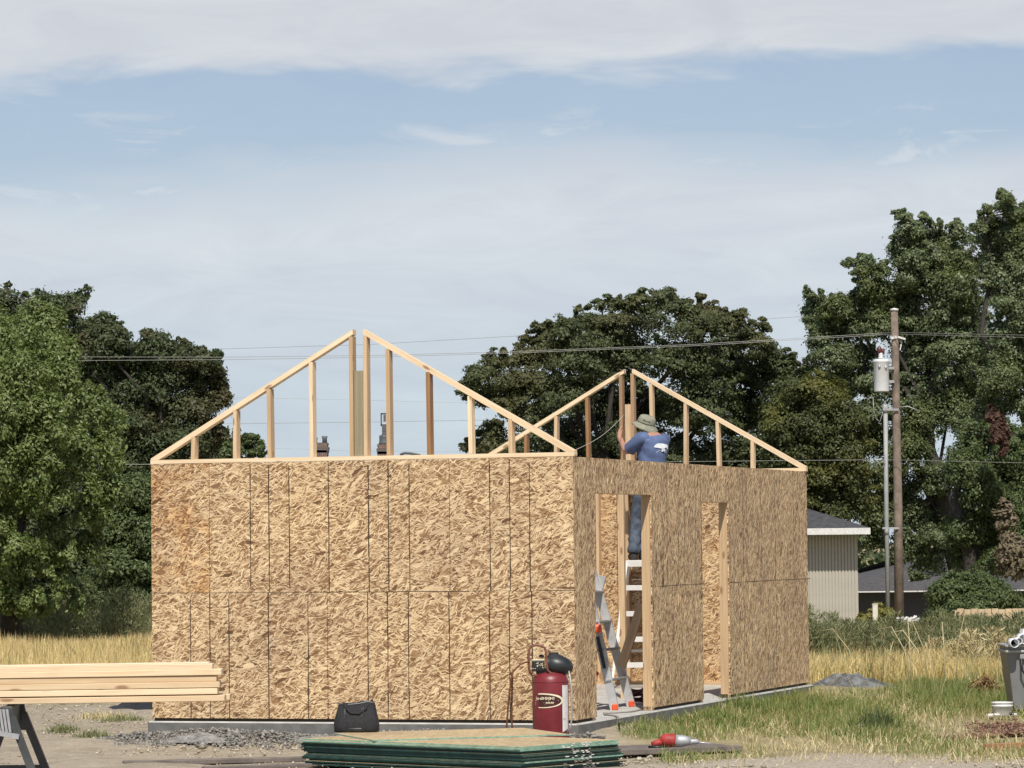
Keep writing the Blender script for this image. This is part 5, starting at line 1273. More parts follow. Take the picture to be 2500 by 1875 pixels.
M['hose'] = plain('brown_rubber_hose', (0.15, 0.06, 0.028), 0.55, var=0.2, scale=9)
M['cord'] = plain('grey_cord', (0.33, 0.30, 0.27), 0.6)
compressor()
mb = MB(); hs = [(1291, 1616, 32.1), (1282, 1617, 32.05), (1270, 1622, 32.0), (1260, 1631, 32.0), (1252, 1642, 32.0), (1248, 1660, 32.0), (1244, 1690, 32.02), (1240, 1730, 32.05), (1237, 1775, 32.1), (1236, 1830, 32.1), (1246, 1842, 32.25), (1252, 1832, 32.35), (1251, 1800, 32.4), (1249, 1740, 32.4), (1250, 1690, 32.35), (1251, 1655, 32.2), (1246, 1640, 32.12)]
mb.tube([atY(*p_) for p_ in hs], 0.0085, 7)
tag(mb.build('air_hose', M['hose']), 'brown air hose hanging in a loop left of the compressor', 'hose')
mb = MB(); hs = [(1572, 1731), (1540, 1737), (1500, 1740), (1474, 1741), (1478, 1744.5), (1500, 1747), (1511, 1751), (1514, 1757)]
pts = [atZ(x, y, 0.010) for x, y in hs] + [atZ(1510, 1770, -.10) + Vector((0, -.12, 0)), atZ(1490, 1787, -.175), atZ(1462, 1798, -.178), atZ(1420, 1806, -.178)]
mb.tube(pts, 0.008, 7); tag(mb.build('air_hose', M['cord']), 'pale hose lying over the slab edge in the wide doorway', 'hose')

# ------------------------------------------------------------------ leaning aluminium ladder in the wide doorway
def z5(x, y): return 1430 + x * .2049, 1420 + y * .2049
def multi_ladder():
    A0 = S(-0.42, 2.58, 0); B0 = S(-0.463, 3.284, 0)
    Y1, Y2 = A0.y, B0.y
    a1 = atY(*z5(125, 520), Y1); b1 = atY(*z5(262, 500), Y2)
    root = thing('aluminium_ladder', 'silver folding ladder with orange feet leaning inside the wide doorway', 'ladder', (A0 + B0) / 2)
    o = root.location
    dA = (a1 - A0).normalized(); dB = (b1 - B0).normalized(); Lm = 1.34
    acr = (B0 - A0).normalized()
    for nm, p0, d in (('side_rail', A0, dA), ('side_rail', B0, dB)):
        mb = MB(); mb.beam(p0 - o, p0 + d * Lm - o, 0.030, 0.085, acr.cross(d)); r_ = mb.build(nm, M['steel'], root)
        mb = MB(); mb.beam(p0 + d * .55 + acr * .02 - o, p0 + d * (Lm + .1) + acr * .02 - o, 0.026, 0.062, acr.cross(d)); mb.build('inner_rail', M['alu_dull'], r_)
        mb = MB(); mb.box(p0 - o + Vector((0, 0, 0.028)), (0.06, 0.085, 0.06)); mb.build('foot', M['orange'], r_, 0.008)
    for i, y in enumerate((1175, 815, 480, 120)):
        t = (atY(*z5(300, y), Y1).z - A0.z) / dA.z
        pa, pb_ = A0 + dA * t, B0 + dB * t
        mb = MB(); mb.beam(pa - acr * .03 - o, pb_ + acr * .09 - o, 0.075, 0.026, dA); mb.build('rung', M['alu_dull'], root, 0.006)
    mb = MB(); t = 0.82; p_ = A0 + dA * t - o; mb.box(p_ + Vector((-.01, -.03, 0)), (0.10, 0.07, 0.085)); mb.build('lock_knob', M['orange'], root, 0.02, 2)
    mb = MB(); p_ = B0 + dB * .36 - o; mb.box(p_ + Vector((-.25, -.05, -.01)), (0.04, 0.05, 0.04)); mb.build('lock_knob', M['orange'], root, 0.01)
    mb = MB(); a, b = A0 + dA * .42 - o, A0 + dA * .74 - o; off = Vector((-.012, -.047, 0))
    mb.beam(a + off, b + off, 0.034, 0.004, (0, 1, 0)); mb.build('decal', M['black'], root)
    # the rear half of the folded ladder stands behind it
    for p0 in (A0, B0):
        q = p0 + (p0 - o).normalized() * 0.07
        mb = MB(); top = p0 + dA * Lm; foot = p0 + EX * -0.70; mb.beam(foot + Vector((0, 0, .01)) - o, top - o, 0.03, 0.075, acr.cross(dA)); mb.build('rear_rail', M['steel'], root)
    for k in (.2, .4, .6, .8):
        mb = MB(); pa = (A0 + EX * -.70).lerp(A0 + dA * Lm, k); pb_ = (B0 + EX * -.70).lerp(B0 + dB * Lm, k); mb.beam(pa - o, pb_ - o, .07, .024, dA); mb.build('rung', M['alu_dull'], root)
multi_ladder()
mb = MB(); c = atZ(1553, 1722, 0.0); g = np.random.default_rng(3)
pts = []
for t in np.linspace(0, 5 * 2 * math.pi, 90): pts.append(Vector((c.x + .01 + (.085 + .02 * math.sin(t * .37)) * math.cos(t), c.y + .30 + (.10 + .02 * math.sin(t * .61)) * math.sin(t), 0.012 + .0042 * t + .02 * math.sin(t * .83) ** 2)))
mb.tube(pts, 0.012, 6); tag(mb.build('hose_coil', M['porcelain']), 'dark red hose coil on the slab beside the right foot of the silver ladder', 'hose coil')

# ------------------------------------------------------------------ white step ladder and the man on it
YL = 40.95
def step_ladder():
    cl, cr = atY(1529, 1368, YL), atY(1588, 1368, YL); zt = cl.z - 0.02; cx_ = (cl.x + cr.x) / 2
    root = thing('step_ladder', 'white painted step ladder under the man, seen through the wide doorway', 'ladder', (cx_, YL, 0.0))
    wt, wb = (cr.x - cl.x) / 2, 0.34; run = 0.42
    def rail(sx, t): return Vector((sx * (wb + (wt - wb) * t), -run * (1 - t) - 0.05, zt * t))
    for sx in (-1, 1):
        mb = MB(); mb.beam(rail(sx, 0), rail(sx, 0.99), 0.030, 0.075, (0, 1, 0)); mb.build('side_rail', M['white_paint'], root)
        mb = MB(); mb.beam(Vector((sx * (wb - .03), 0.55, 0)), Vector((sx * (wt - .03), 0.08, zt * .97)), 0.028, 0.045, (0, 1, 0)); mb.build('rear_rail', M['white_paint'], root)
    for y in (1432, 1495, 1557, 1619):
        z = atY(1550, y, YL - .2).z; t = z / zt; a, b = rail(-1, t), rail(1, t)
        mb = MB(); mb.box(((a.x + b.x) / 2, a.y + .01, z), (b.x - a.x - .03, 0.085, 0.028)); mb.box(((a.x + b.x) / 2, a.y - .034, z - .018), (b.x - a.x - .03, .006, .05)); mb.build('step', M['white_paint'], root)
    mb = MB(); mb.box((0, 0.0, zt + 0.004), (2 * wt + 0.05, 0.17, 0.032)); mb.box((0, -.083, zt - .02), (2 * wt + .05, .008, .07)); mb.build('top_cap', M['white_paint'], root, 0.006)
    mb = MB(); mb.beam(Vector((-wb + .05, .42, .4)), Vector((wb - .05, .42, .4)), .03, .03); mb.build('brace', M['white_paint'], root)
    return zt + 0.02
ZCAP = step_ladder()

def person():
    Y0 = 41.0
    def q(x, y, dy=0.0): return atY(x, y, Y0 + dy)
    o = q(1575, 1363); o.z = ZCAP
    # body: a skinned skeleton, one continuous surface
    J = {}; edges = []; rad = {}
    def j(n, p, r, par=None):
        J[n] = Vector(p) - o; rad[n] = r if hasattr(r, '__len__') else (r, r)
        if par: edges.append((par, n))
    j('pelvis', q(1591, 1163, 0), (.125, .10)); j('waist', q(1592, 1128), (.115, .09), 'pelvis'); j('chest', q(1593, 1092), (.13, .10), 'waist'); j('upper', q(1591, 1070, .02), (.10, .085), 'chest')
    j('neck', q(1586, 1058, .05), .052, 'upper'); j('jaw', q(1581, 1048, .07), .062, 'neck'); j('head', q(1578, 1036, .075), .088, 'jaw'); j('crown', q(1577, 1022, .07), .075, 'head')
    hf = Vector((-0.78, 0.62, 0)).normalized()                # the way the face looks
    hc = J['jaw'] * .45 + J['head'] * .55
    J['nose'] = hc + hf * .108 + Vector((0, 0, -.004)); rad['nose'] = (.013, .013); edges.append(('head', 'nose'))
    side = Vector((-hf.y, hf.x, 0))
    for s_, n in ((1, 'ear_a'), (-1, 'ear_b')): J[n] = hc + side * s_ * .092 - hf * .01; rad[n] = (.016, .022); edges.append(('head', n))
    j('sh_l', q(1564, 1071, -.10), .062, 'upper'); j('el_l', q(1529, 1104, .12), .043, 'sh_l'); j('wr_l', q(1512, 1066, .50), .029, 'el_l'); j('pa_l', q(1513, 1054, .56), .030, 'wr_l')
    j('sh_r', q(1620, 1074, .12), .062, 'upper'); j('el_r', q(1604, 1112, .40), .043, 'sh_r'); j('wr_r', q(1560, 1096, .60), .029, 'el_r'); j('pa_r', q(1551, 1092, .63), .030, 'wr_r')
    for n, px_, py_, dy_ in (('i', 1520, 1042, .64), ('m', 1518.5, 1040, .65), ('r', 1517, 1042, .655), ('p', 1515, 1045, .655)):
        k_ = 'imrp'.index(n); j('f1' + n, q(1514 - k_ * .6, 1047 + k_ * .8, .60 + .005 * k_), .0095, 'pa_l'); j('f2' + n, q(px_, py_, dy_), .008, 'f1' + n)
    j('t1', q(1516, 1056, .58), .011, 'pa_l'); j('t2', q(1521, 1051, .61), .009, 't1')
    for k_, n in enumerate('imrp'): j('g1' + n, q(1547, 1088 + k_ * 2.6, .66), .0095, 'pa_r'); j('g2' + n, q(1541.5, 1088 + k_ * 2.6, .64), .008, 'g1' + n)
    j('u1', q(1551, 1086, .61), .011, 'pa_r'); j('u2', q(1546, 1084, .58), .009, 'u1')
    j('hip_l', q(1574, 1178, -.04), .085, 'pelvis'); j('kn_l', q(1554, 1268, .06), .058, 'hip_l'); j('an_l', q(1547, 1350, 0), .040, 'kn_l'); j('to_l', Vector((q(1543, 1360).x, Y0 + .13, ZCAP + .04)), .036, 'an_l')
    j('hip_r', q(1596, 1178, .06), .085, 'pelvis'); j('kn_r', q(1581, 1268, .14), .058, 'hip_r'); j('an_r', q(1571, 1350, .03), .040, 'kn_r'); j('to_r', Vector((q(1569, 1360).x, Y0 + .15, ZCAP + .04)), .036, 'an_r')
    names = list(J); me = bpy.data.meshes.new('person')
    me.from_pydata([tuple(J[n]) for n in names], [(names.index(a), names.index(b)) for a, b in edges], [])
    bo = bpy.data.objects.new('person', me); link(bo); bo.location = o; me.materials.append(M['skin'])
    sk = bo.modifiers.new('skin', 'SKIN'); sk.use_smooth_shade = True
    sd = me.skin_vertices[0].data if me.skin_vertices else None
    if sd is None:
        bm = bmesh.new(); bm.from_mesh(me); bm.verts.layers.skin.verify(); bm.to_mesh(me); bm.free(); sd = me.skin_vertices[0].data
    for i, n in enumerate(names): sd[i].radius = rad[n]; sd[i].use_root = (n == 'pelvis')
    ss = bo.modifiers.new('sub', 'SUBSURF'); ss.levels = 2; ss.render_levels = 2
    tag(bo, 'man in blue t-shirt, jeans and olive brimmed hat, back turned, holding the far gable post', 'person')
    g = np.random.default_rng(8)
    # t-shirt: rings from hem to collar, wider across the shoulders than deep
    fx = Vector((0.90, 0.44, 0)).normalized(); fy = Vector((-fx.y, fx.x, 0))      # across the back / towards the chest
    rings = [(q(1591, 1164), .160, .118), (q(1591, 1145), .158, .118), (q(1592, 1122), .160, .120), (q(1594, 1102), .172, .126), (q(1595, 1088), .182, .126), (q(1594, 1076), .186, .118), (q(1591, 1068, .01), .168, .104), (q(1589, 1062, .03), .118, .088), (q(1587, 1058, .04), .075, .070)]
    seg = 40
    def ring_pt(t, an, k=1.0):
        t = min(max(t, 0), len(rings) - 1.001); i = int(t); f = t - i
        c = rings[i][0].lerp(rings[i + 1][0], f) - o; rx = rings[i][1] * (1 - f) + rings[i + 1][1] * f; ry = rings[i][2] * (1 - f) + rings[i + 1][2] * f
        ca, sa = math.cos(an), math.sin(an); e = 0.82
        return c + fx * (rx * k * abs(ca) ** e * (1 if ca > 0 else -1)) + fy * (ry * k * abs(sa) ** e * (1 if sa > 0 else -1))
    mb = MB(); n_t = 25
    for it in range(n_t):
        t = it * (len(rings) - 1) / (n_t - 1)
        for k in range(seg):
            an = 2 * math.pi * k / seg
            w = 1 + 0.045 * math.sin(an * 4 + t * 2.2) * math.sin(t * 1.3 + 1) * (t < 6) + 0.040 * math.sin(t * 7 + an * 2.0) * (1 if (t < 2.5) else 0.25)
            mb.v.append(tuple(ring_pt(t, an, w)))
    for it in range(n_t - 1):
        for k in range(seg): k2 = (k + 1) % seg; mb.face([it * seg + k, it * seg + k2, (it + 1) * seg + k2, (it + 1) * seg + k], None, 0, True)
    for sh, el, kk in (('sh_l', 'el_l', .74), ('sh_r', 'el_r', .72)):
        a, b = J[sh], J[el]; inn = J['upper'].lerp(a, .62)
        mb.tube([inn, a, a.lerp(b, kk * .5), a.lerp(b, kk * .85), a.lerp(b, kk)], [.080, .082, .074, .076, .078], 16, 0, False)
    mb.build('shirt', M['shirt'], bo)
    # white graphic on the back: a broad ragged patch with a small fan under it
    mb = MB()
    def back(u, z):                                            # u 0..1 across the print, z px row
        an = -math.pi / 2 + (u - 0.5) * 1.05 + .28
        zz = q(1600, z).z - o.z
        lo, hi = 1.0, 6.0
        for _ in range(22):
            md = (lo + hi) / 2
            if ring_pt(md, an).z < zz: lo = md
            else: hi = md
        return ring_pt(lo, an, 1.035)
    tops = [1091, 1086, 1083.5, 1083, 1083.6, 1084, 1085, 1085.5, 1086, 1089, 1094]
    bots = [1092.5, 1093.5, 1094, 1095, 1096, 1096, 1094.5, 1093.5, 1094.5, 1096.5, 1098]
    for i in range(10):
        u0, u1 = i / 10, (i + 1) / 10
        mb.poly([back(u0, bots[i]), back(u1, bots[i + 1]), back(u1, tops[i + 1]), back(u0, tops[i])])
    t2 = [1097, 1095, 1096, 1095.5, 1097]; b2 = [1103.5, 1104, 1101.5, 1104, 1101]
    for i in range(4):
        u0, u1 = .40 + i * .07, .40 + (i + 1) * .07
        mb.poly([back(u0, b2[i]), back(u1, b2[i + 1]), back(u1, t2[i + 1]), back(u0, t2[i])])
    for u0, z0, u1, z1 in ((.30, 1099, .12, 1106), (.78, 1099, .82, 1107), (.70, 1101, .66, 1106)):
        mb.poly([back(u0, z0), back(u1, z1), back(u1 + .03, z1), back(u0 + .04, z0)])
    mb.build('shirt_print', M['print_white'], bo)
    # jeans
    mb = MB()
    def leg(h, k_, a_, hr):
        H, K, A = J[h], J[k_], J[a_]; pts = []; rs = []
        for t in np.linspace(0, 1, 22):
            p_ = H.lerp(K, t / .52) if t < .52 else K.lerp(A, (t - .52) / .48)
            pts.append(p_); base = .108 - .034 * min(t / .55, 1) - .004 * max(0, (t - .55)) / .45
            rs.append(base + .0035 * math.sin(t * 33 + hr) + .003 * math.sin(t * 71 + 2 * hr) + .007 * (t > .80) * math.sin(t * 80))
        b0 = len(mb.v); mb.tube(pts, rs, 18, 0, True)
        for vi in range(b0, len(mb.v)):                          # diagonal creases
            v = Vector(mb.v[vi]); wv = math.sin(v.z * 38 + v.x * 30 + hr) * math.sin(v.z * 17 - v.y * 25); mb.v[vi] = (v.x + .007 * wv, v.y - .010 * wv, v.z)
    leg('hip_l', 'kn_l', 'an_l', 0); leg('hip_r', 'kn_r', 'an_r', 2)
    c0_ = J['pelvis']; mb.lathe((c0_.x, c0_.y, c0_.z - .10), [(.115, -.03), (.158, .02), (.158, .10), (.150, .16)], 26, 0, Matrix((fx, fy, Vector((0, 0, 1)))).transposed(), 1.0, 0.76)
    mb.build('jeans', M['jeans'], bo)
    for a_, t_ in (('an_l', 'to_l'), ('an_r', 'to_r')):
        A, T_ = J[a_], J[t_]; mb = MB(); heel = Vector((A.x, A.y - .05, T_.z))
        mb.tube([heel, Vector((A.x, A.y, T_.z)), A.lerp(T_, .55) + Vector((0, 0, -.01)), T_, T_ + (T_ - A).normalized() * .05 + Vector((0, 0, .01))], [.034, .046, .047, .046, .028], 12)
        mb.tube([Vector((A.x, A.y, T_.z)), A + Vector((0, 0, .03))], [.045, .050], 12); mb.box(Vector((A.x, (A.y + T_.y) / 2, T_.z - .033)), (.085, .27, .016)); mb.build('boot', M['boot'], bo)
    # brimmed hat, tipped towards the back of the head
    hz = (q(1577, 1035, .07) - o)
    upv = (Vector((0.30, -0.22, 1.0))).normalized(); xx = upv.cross(Vector((0, 1, 0))).normalized(); yy = upv.cross(xx)
    F3 = Matrix((xx, yy, upv)).transposed(); sg = 40
    mb = MB(); prof = [(.158, -.050), (.155, -.040), (.130, -.014), (.108, .004), (.104, .030), (.100, .062), (.086, .088), (.055, .100), (0.0, .103)]
    b0 = len(mb.v)
    for i, (r_, z_) in enumerate(prof):
        for k in range(sg):
            an = 2 * math.pi * k / sg; w = 1 + (.02 * math.sin(3 * an + 1) if i < 3 else .012 * math.sin(5 * an + i)); dz = (.016 * math.sin(2 * an + .6) + .006 * math.sin(5 * an)) * (1 - i / 3 if i < 3 else 0)
            mb.v.append(tuple(hz + F3 @ Vector((r_ * w * math.cos(an), r_ * w * math.sin(an), z_ + dz))))
    for i in range(len(prof) - 1):
        for k in range(sg): k2 = (k + 1) % sg; mb.face([b0 + i * sg + k, b0 + i * sg + k2, b0 + (i + 1) * sg + k2, b0 + (i + 1) * sg + k], None, 0, True)
    hat = mb.build('hat', M['hat'], bo)
    md = hat.modifiers.new('solid', 'SOLIDIFY'); md.thickness = 0.004; md.offset = -1
    mb = MB(); mb.lathe(hz + F3 @ Vector((0, 0, .010)), [(.1085, 0), (.1075, .014)], 32, 0, F3)
    mb.tube([hz + F3 @ Vector((-.04, .10, .055)), hz + F3 @ Vector((0.0, .103, .048)), hz + F3 @ Vector((.05, .096, .058))], .004, 5)
    mb.build('hat_band', M['hat_dark'], bo)
    mb = MB(); mb.lathe(hz + F3 @ Vector((0.012, -0.004, -.042)), [(.088, 0.0), (.094, .02), (.09, .05)], 24, 0, F3); mb.build('hair', M['hair'], bo)
    for s_ in (1, -1):
        mb = MB(); c = hc + hf * .082 + side * s_ * .033 + Vector((0, 0, .012)); mb.lathe(c, [(0, -.009), (.007, -.005), (.009, 0), (.007, .005), (0, .009)], 10); mb.build('eye', M['black'], bo)
    mb = MB(); c = hc + hf * .086 + Vector((0, 0, -.045)); mb.tube([c - side * .025 - hf * .006, c, c + side * .025 - hf * .006], .004, 5); mb.build('mouth', M['porcelain'], bo)
person()

# ------------------------------------------------------------------ lumber on the trestle
YB = 21.9
LUM = [(435, 455, 1640, 'top board of the lumber stack, a knot near its right end'), (462, 520, 1710, 'second board from the top of the lumber stack, jutting right'), (524, 556, 1670, 'third board from the top of the lumber stack, shorter and very pale'),
       (560, 600, 1695, 'fourth board down in the lumber stack'), (604, 646, 1677, 'fifth board down in the lumber stack, with a reddish knot'), (655, 695, 1733, 'lowest and farthest jutting board of the lumber stack')]
zb0 = atY(0, 1722, YB).z; hl = 0.0365; gl = random.Random(9)
for i, (ya, yb_, xe_, lab) in enumerate(LUM[::-1]):
    xr = atY(xe_ * .31646, 1700, YB).x; z = zb0 + (i + .5) * (hl + .0012) + (0.006 if i >= 1 else 0)
    for row in range(2):
        mb = MB(); L_b = 4.88; yo = 0.005 * gl.uniform(-1, 1)
        mb.box((0, 0, 0), (L_b, 0.139, hl))
        o_ = mb.build('lumber_board', M['lumber_stack'] if 'lumber_stack' in M else M['lumber_pale'], None, 0.003)
        x_ = xr - (0 if row == 0 else gl.uniform(-.02, .09))
        o_.location = (x_ - L_b / 2, YB + 0.07 + row * 0.146 + yo, z); o_.rotation_euler = (0, gl.uniform(-.0012, .0012) - .004, gl.uniform(-.003, .003))
        tag(o_, lab if row == 0 else 'pale board in the back row of the lumber stack on the trestle', 'board', 'boards stacked on the trestle')
def trestle(ax_, ay_, bx_, by_, name_label):
    zt = zb0 - 0.004; root = thing('trestle', name_label, 'trestle', (ax_, ay_, -0.19)); o = root.location
    A = Vector((0, 0, zt + .19)); B = Vector((bx_ - ax_, by_ - ay_, zt + .19)); d = (B - A).normalized(); n = Vector((d.y, -d.x, 0))
    if n.x < 0: n = -n
    mb = MB(); mb.beam(A - Vector((0, 0, .055)), B - Vector((0, 0, .055)), 0.055, 0.11)
    pl = [(-.05, 0), (.05, 0), (.085, -.165), (-.085, -.165)]
    for p0 in (A, B): mb.prism([p0 + n * u + Vector((0, 0, w)) - d * .012 for u, w in pl], d * .024)
    mb.build('top_beam', M['grey_paint'], root, 0.004)
    for p0, k in ((A, -1), (B, 1)):
        legs = []
        for sx in (-1, 1):
            top = p0 + n * (sx * .045) + Vector((0, 0, -.06)); bot = p0 + n * (sx * .36) + d * (k * .06); bot.z = 0
            mb = MB(); mb.beam(top, bot, .034, .046, n); mb.build('leg', M['grey_paint'], root); legs.append((top, bot))
        mb = MB(); mb.beam(legs[0][0].lerp(legs[0][1], .42), legs[1][0].lerp(legs[1][1], .42), .020, .045); mb.build('cross_bar', M['grey_paint'], root)
    mb = MB()
    for i in range(5): mb.prism([A - d * .03 + n * (u + i * .021) + Vector((0, 0, w)) for u, w in ((-.07, -.01), (-.055, -.01), (-.035, -.15), (-.05, -.15))], -d * .012)
    mb.box(A - d * .035 + n * .03 + Vector((0, 0, -.165)), (.13, .02, .03), Euler((0, .2, 0)).to_matrix()); mb.build('hinge_plate', M['alu_dull'], root)
a = atY(12, 1730, 21.75); b = atY(58, 1730, 22.6)
trestle(a.x, 21.72, b.x, 22.25, 'dark grey folding steel trestle under the right part of the lumber stack')
trestle(a.x - 2.3, 21.72, a.x - 2.15, 22.25, 'second dark grey trestle, holding the far left end of the lumber stack')

# ------------------------------------------------------------------ boards on the ground before the shed and the red tool
mb = MB(); a = atZ(300, 1864, -0.165) ; b = atZ(745, 1853, -.165)
mb.beam(a, b, .11, .042); tag(mb.build('dark_plank', M['board_grey'], None, 0.006), 'weathered grey plank on the dirt running left from under the sheet stack', 'plank')
mb = MB(); a = atZ(495, 1876, -0.172); b = atZ(760, 1868, -.172); mb.beam(a, b, .10, .03); tag(mb.build('dark_plank', M['board_grey'], None, 0.005), 'second grey plank nearer the camera, left of the sheet stack', 'plank')
a = atZ(1500, 1836, -0.16); b = atZ(1795, 1826, -.16); dd = (b - a).normalized(); nn = Vector((-dd.y, dd.x, 0))
mb = MB(); mb.beam(a + nn * .30, b + nn * .30 + dd * .03, .72, .030); tag(mb.build('dark_board', M['tarp_board'] if 'tarp_board' in M else M['board_grey'], None, 0.004), 'flat dark grey panel on the ground right of the sheet stack, under the red tool', 'panel')
mb = MB(); mb.beam(a - nn * .10 + Vector((0, 0, .002)), b - nn * .10 + Vector((0, 0, .002)), .09, .05); tag(mb.build('dark_plank', M['board_dark'] if 'board_dark' in M else M['board_grey'], None, 0.006), 'dark plank along the near edge of the flat panel holding the red tool', 'plank')
def red_tool():
    Y = (a + nn * .3).y + .02; z0 = -0.143
    def q(x, y): p_ = atY(x, y, Y); return p_
    c = q(1640, 1826); root = thing('power_tool', 'red and silver nail gun lying on the dark panel right of the sheet stack', 'power tool', (c.x, Y, z0)); o = root.location
    L_ = lambda x: q(x, 1825).x - o.x
    ax_ = Matrix(((0, 0, 1), (0, 1, 0), (-1, 0, 0)))
    mb = MB(); mb.lathe((L_(1612), 0, .062), [(.030, 0), (.050, .02), (.058, .06), (.058, .12), (.052, .135)], 18, 0, ax_); mb.tube([(L_(1618), 0, .045), (L_(1604), -.02, .040), (L_(1592), -.03, .028)], [.040, .030, .026], 10)
    mb.build('housing', M['bright_red'], root)
    mb = MB(); mb.lathe((L_(1648), 0, .056), [(.054, 0), (.052, .05), (.044, .10), (.030, .14)], 16, 0, ax_); mb.build('gear_case', M['alu_dull'], root)
    mb = MB(); mb.lathe((L_(1676), 0, .048), [(.030, 0), (.030, .03), (.024, .05), (.024, .09), (.012, .11)], 14, 0, ax_); mb.build('nose_piece', M['alu_dull'], root)
    mb = MB(); mb.tube([(L_(1700), 0, .045), (L_(1736), 0, .030)], [.006, .004], 6); mb.build('bit', M['steel'], root)
    mb = MB(); mb.tube([(L_(1605), -.03, .02), (L_(1590), -.06, .010), (L_(1584), -.08, .010), (L_(1600), -.11, .010), (L_(1625), -.09, .012)], .012, 7); mb.build('grip', M['black'], root)
red_tool()

# ------------------------------------------------------------------ bin, bucket, chips and brush on the right
def grey_bin():
    Y = 37.3; lx = atY(2458, 1572, Y).x; zt = atY(2480, 1574, Y).z; zb = -0.19; h = zt - zb
    w = 0.60; cx_ = lx + w / 2; root = thing('wheelie_bin', 'grey plastic bin stuffed with white metal scraps at the right edge', 'bin', (cx_, Y + .3, zb))
    mb = MB(); t, bt = w / 2, w / 2 - 0.075; dt, db = .30, .22
    def ringz(hx, hy, z): return [(-hx, -hy, z), (hx, -hy, z), (hx, hy, z), (-hx, hy, z)]
    z_ = [(bt, db, .05), (t * .985, dt * .98, h - .08), (t * .985, dt * .98, h)]; inn = [(t * .93, dt * .93, h), (bt * .95, db * .95, .10)]
    R_ = [ringz(*q) for q in z_ + inn]; b0 = 0
    for r_ in R_: mb.v.extend(r_)
    for i in range(len(R_) - 1):
        for k in range(4): k2 = (k + 1) % 4; mb.face([i * 4 + k, i * 4 + k2, (i + 1) * 4 + k2, (i + 1) * 4 + k])
    mb.face([0, 3, 2, 1]); n4 = (len(R_) - 1) * 4; mb.face([n4, n4 + 1, n4 + 2, n4 + 3])
    body = mb.build('bin_body', M['grey_plastic'], root, 0.03, 3)
    mb = MB()
    for zz in (h - .012, h - .07):
        for p_, q_ in (((-t, -dt), (t, -dt)), ((t, -dt), (t, dt)), ((t, dt), (-t, dt)), ((-t, dt), (-t, -dt))): mb.beam((p_[0] * 1.015, p_[1] * 1.02, zz), (q_[0] * 1.015, q_[1] * 1.02, zz), .022, .026)
    mb.build('rim', M['rim_grey'], root, 0.006)
    mb = MB(); pts = []                                        # raised arched panel on the front face
    for k in range(17):
        an = math.pi * k / 16; pts.append((0.06 + .17 * math.cos(an), .32 + .26 * math.sin(an)))
    pts = [(0.23, .10)] + pts + [(-.11, .10)]
    def fy(z): return -(db + (dt * .98 - db) * (z - .05) / (h - .13)) - .006
    mb.prism([(x, fy(z), z) for x, z in pts][::-1], (0, .02, 0)); mb.build('front_panel', M['panel_grey'], root)
    mb = MB(); mb.tube([(-.155, -.31, h - .10), (-.15, -.335, h - .26), (-.12, -.34, h - .31), (.12, -.34, h - .31), (.15, -.335, h - .26), (.155, -.31, h - .10)], .012, 8); mb.build('bail_handle', M['black'], root)
    mb = MB(); mb.box((0, -.312, h - .125), (.34, .03, .05)); mb.build('handle_plate', M['panel_grey'], root, .006)
    for sx in (-1, 1):
        mb = MB(); mb.lathe((sx * .2, .02, .06), [(.0, -.025), (.06, -.025), (.06, .025), (0, .025)], 18, 0, Matrix(((0, 0, 1), (0, 1, 0), (-1, 0, 0)))); mb.build('wheel', M['black'], root)
    g = random.Random(12)
    for i in range(9):
        mb = MB(); x = -.24 + .055 * i; c = Vector((x, -.17 + .06 * (i % 3), h + .02)); rr = g.uniform(.035, .06); up = Vector((g.uniform(-.25, .35), g.uniform(-.2, .2), 1)).normalized(); L = g.uniform(.06, .16) if i < 3 else g.uniform(.08, .15)
        if i in (0, 1, 2):                                     # rolled offcuts seen end on
            axm = Matrix(((1, 0, 0), (0, 0, -1), (0, 1, 0)))
            mb.lathe(c + Vector((0, 0, .02 * i)), [(rr * .88, 0), (rr, 0), (rr, .3), (rr * .88, .3), (rr * .88, 0)], 20, 0, axm)
        else:
            prof = [(-.07, 0), (-.05, -.05), (.05, -.05), (.07, 0), (.09, 0.005)]
            for (u0, w0), (u1, w1) in zip(prof[:-1], prof[1:]):
                pts = [c + Vector((u0, w0, -.25)), c + Vector((u1, w1, -.25)), c + Vector((u1, w1, 0)) + up * L, c + Vector((u0, w0, 0)) + up * L]; mb.prism(pts, (0, .004, .001))
        tag(mb.build('metal_scrap', M['white_metal']), ('rolled white metal offcut in the bin, %s' % ('leftmost', 'middle', 'rightmost')[i]) if i < 3 else 'bent white gutter scrap sticking out of the grey bin', 'metal scrap', 'white scraps in the bin').location = root.location
M['rim_grey'] = plain('light_grey_rim', (0.36, 0.37, 0.38), 0.45, var=.1); M['panel_grey'] = plain('paler_grey_plastic', (0.27, 0.275, 0.28), 0.5, var=.06, scale=4)
M['white_metal'] = plain('white_coated_metal', (0.74, 0.75, 0.77), 0.35, 0.0, var=.12, scale=9)
grey_bin()
mb = MB(); c = atY(2447, 1760, 37.0); c.z = -0.185
mb.lathe((0, 0, 0), [(.088, 0), (.092, .01), (.104, .10), (.112, .103), (.113, .118), (.106, .120), (.107, .135), (.113, .137), (.113, .150), (.101, .150), (.086, .03), (0, .03)], 32)
bk = mb.build('bucket', M['clear_plastic']); bk.location = c; tag(bk, 'small milky white bucket on the ground left of the grey bin', 'bucket')
mb = MB(); mb.tube([(-.108, -.03, .11), (-.10, -.10, .02), (0, -.135, .012), (.10, -.10, .03), (.108, -.03, .11)], .003, 5); mb.lathe((.07, -.11, .03), [(.0, -.02), (.02, -.01), (.02, .01), (0, .02)], 8); mb.build('bail', M['black'], bk)
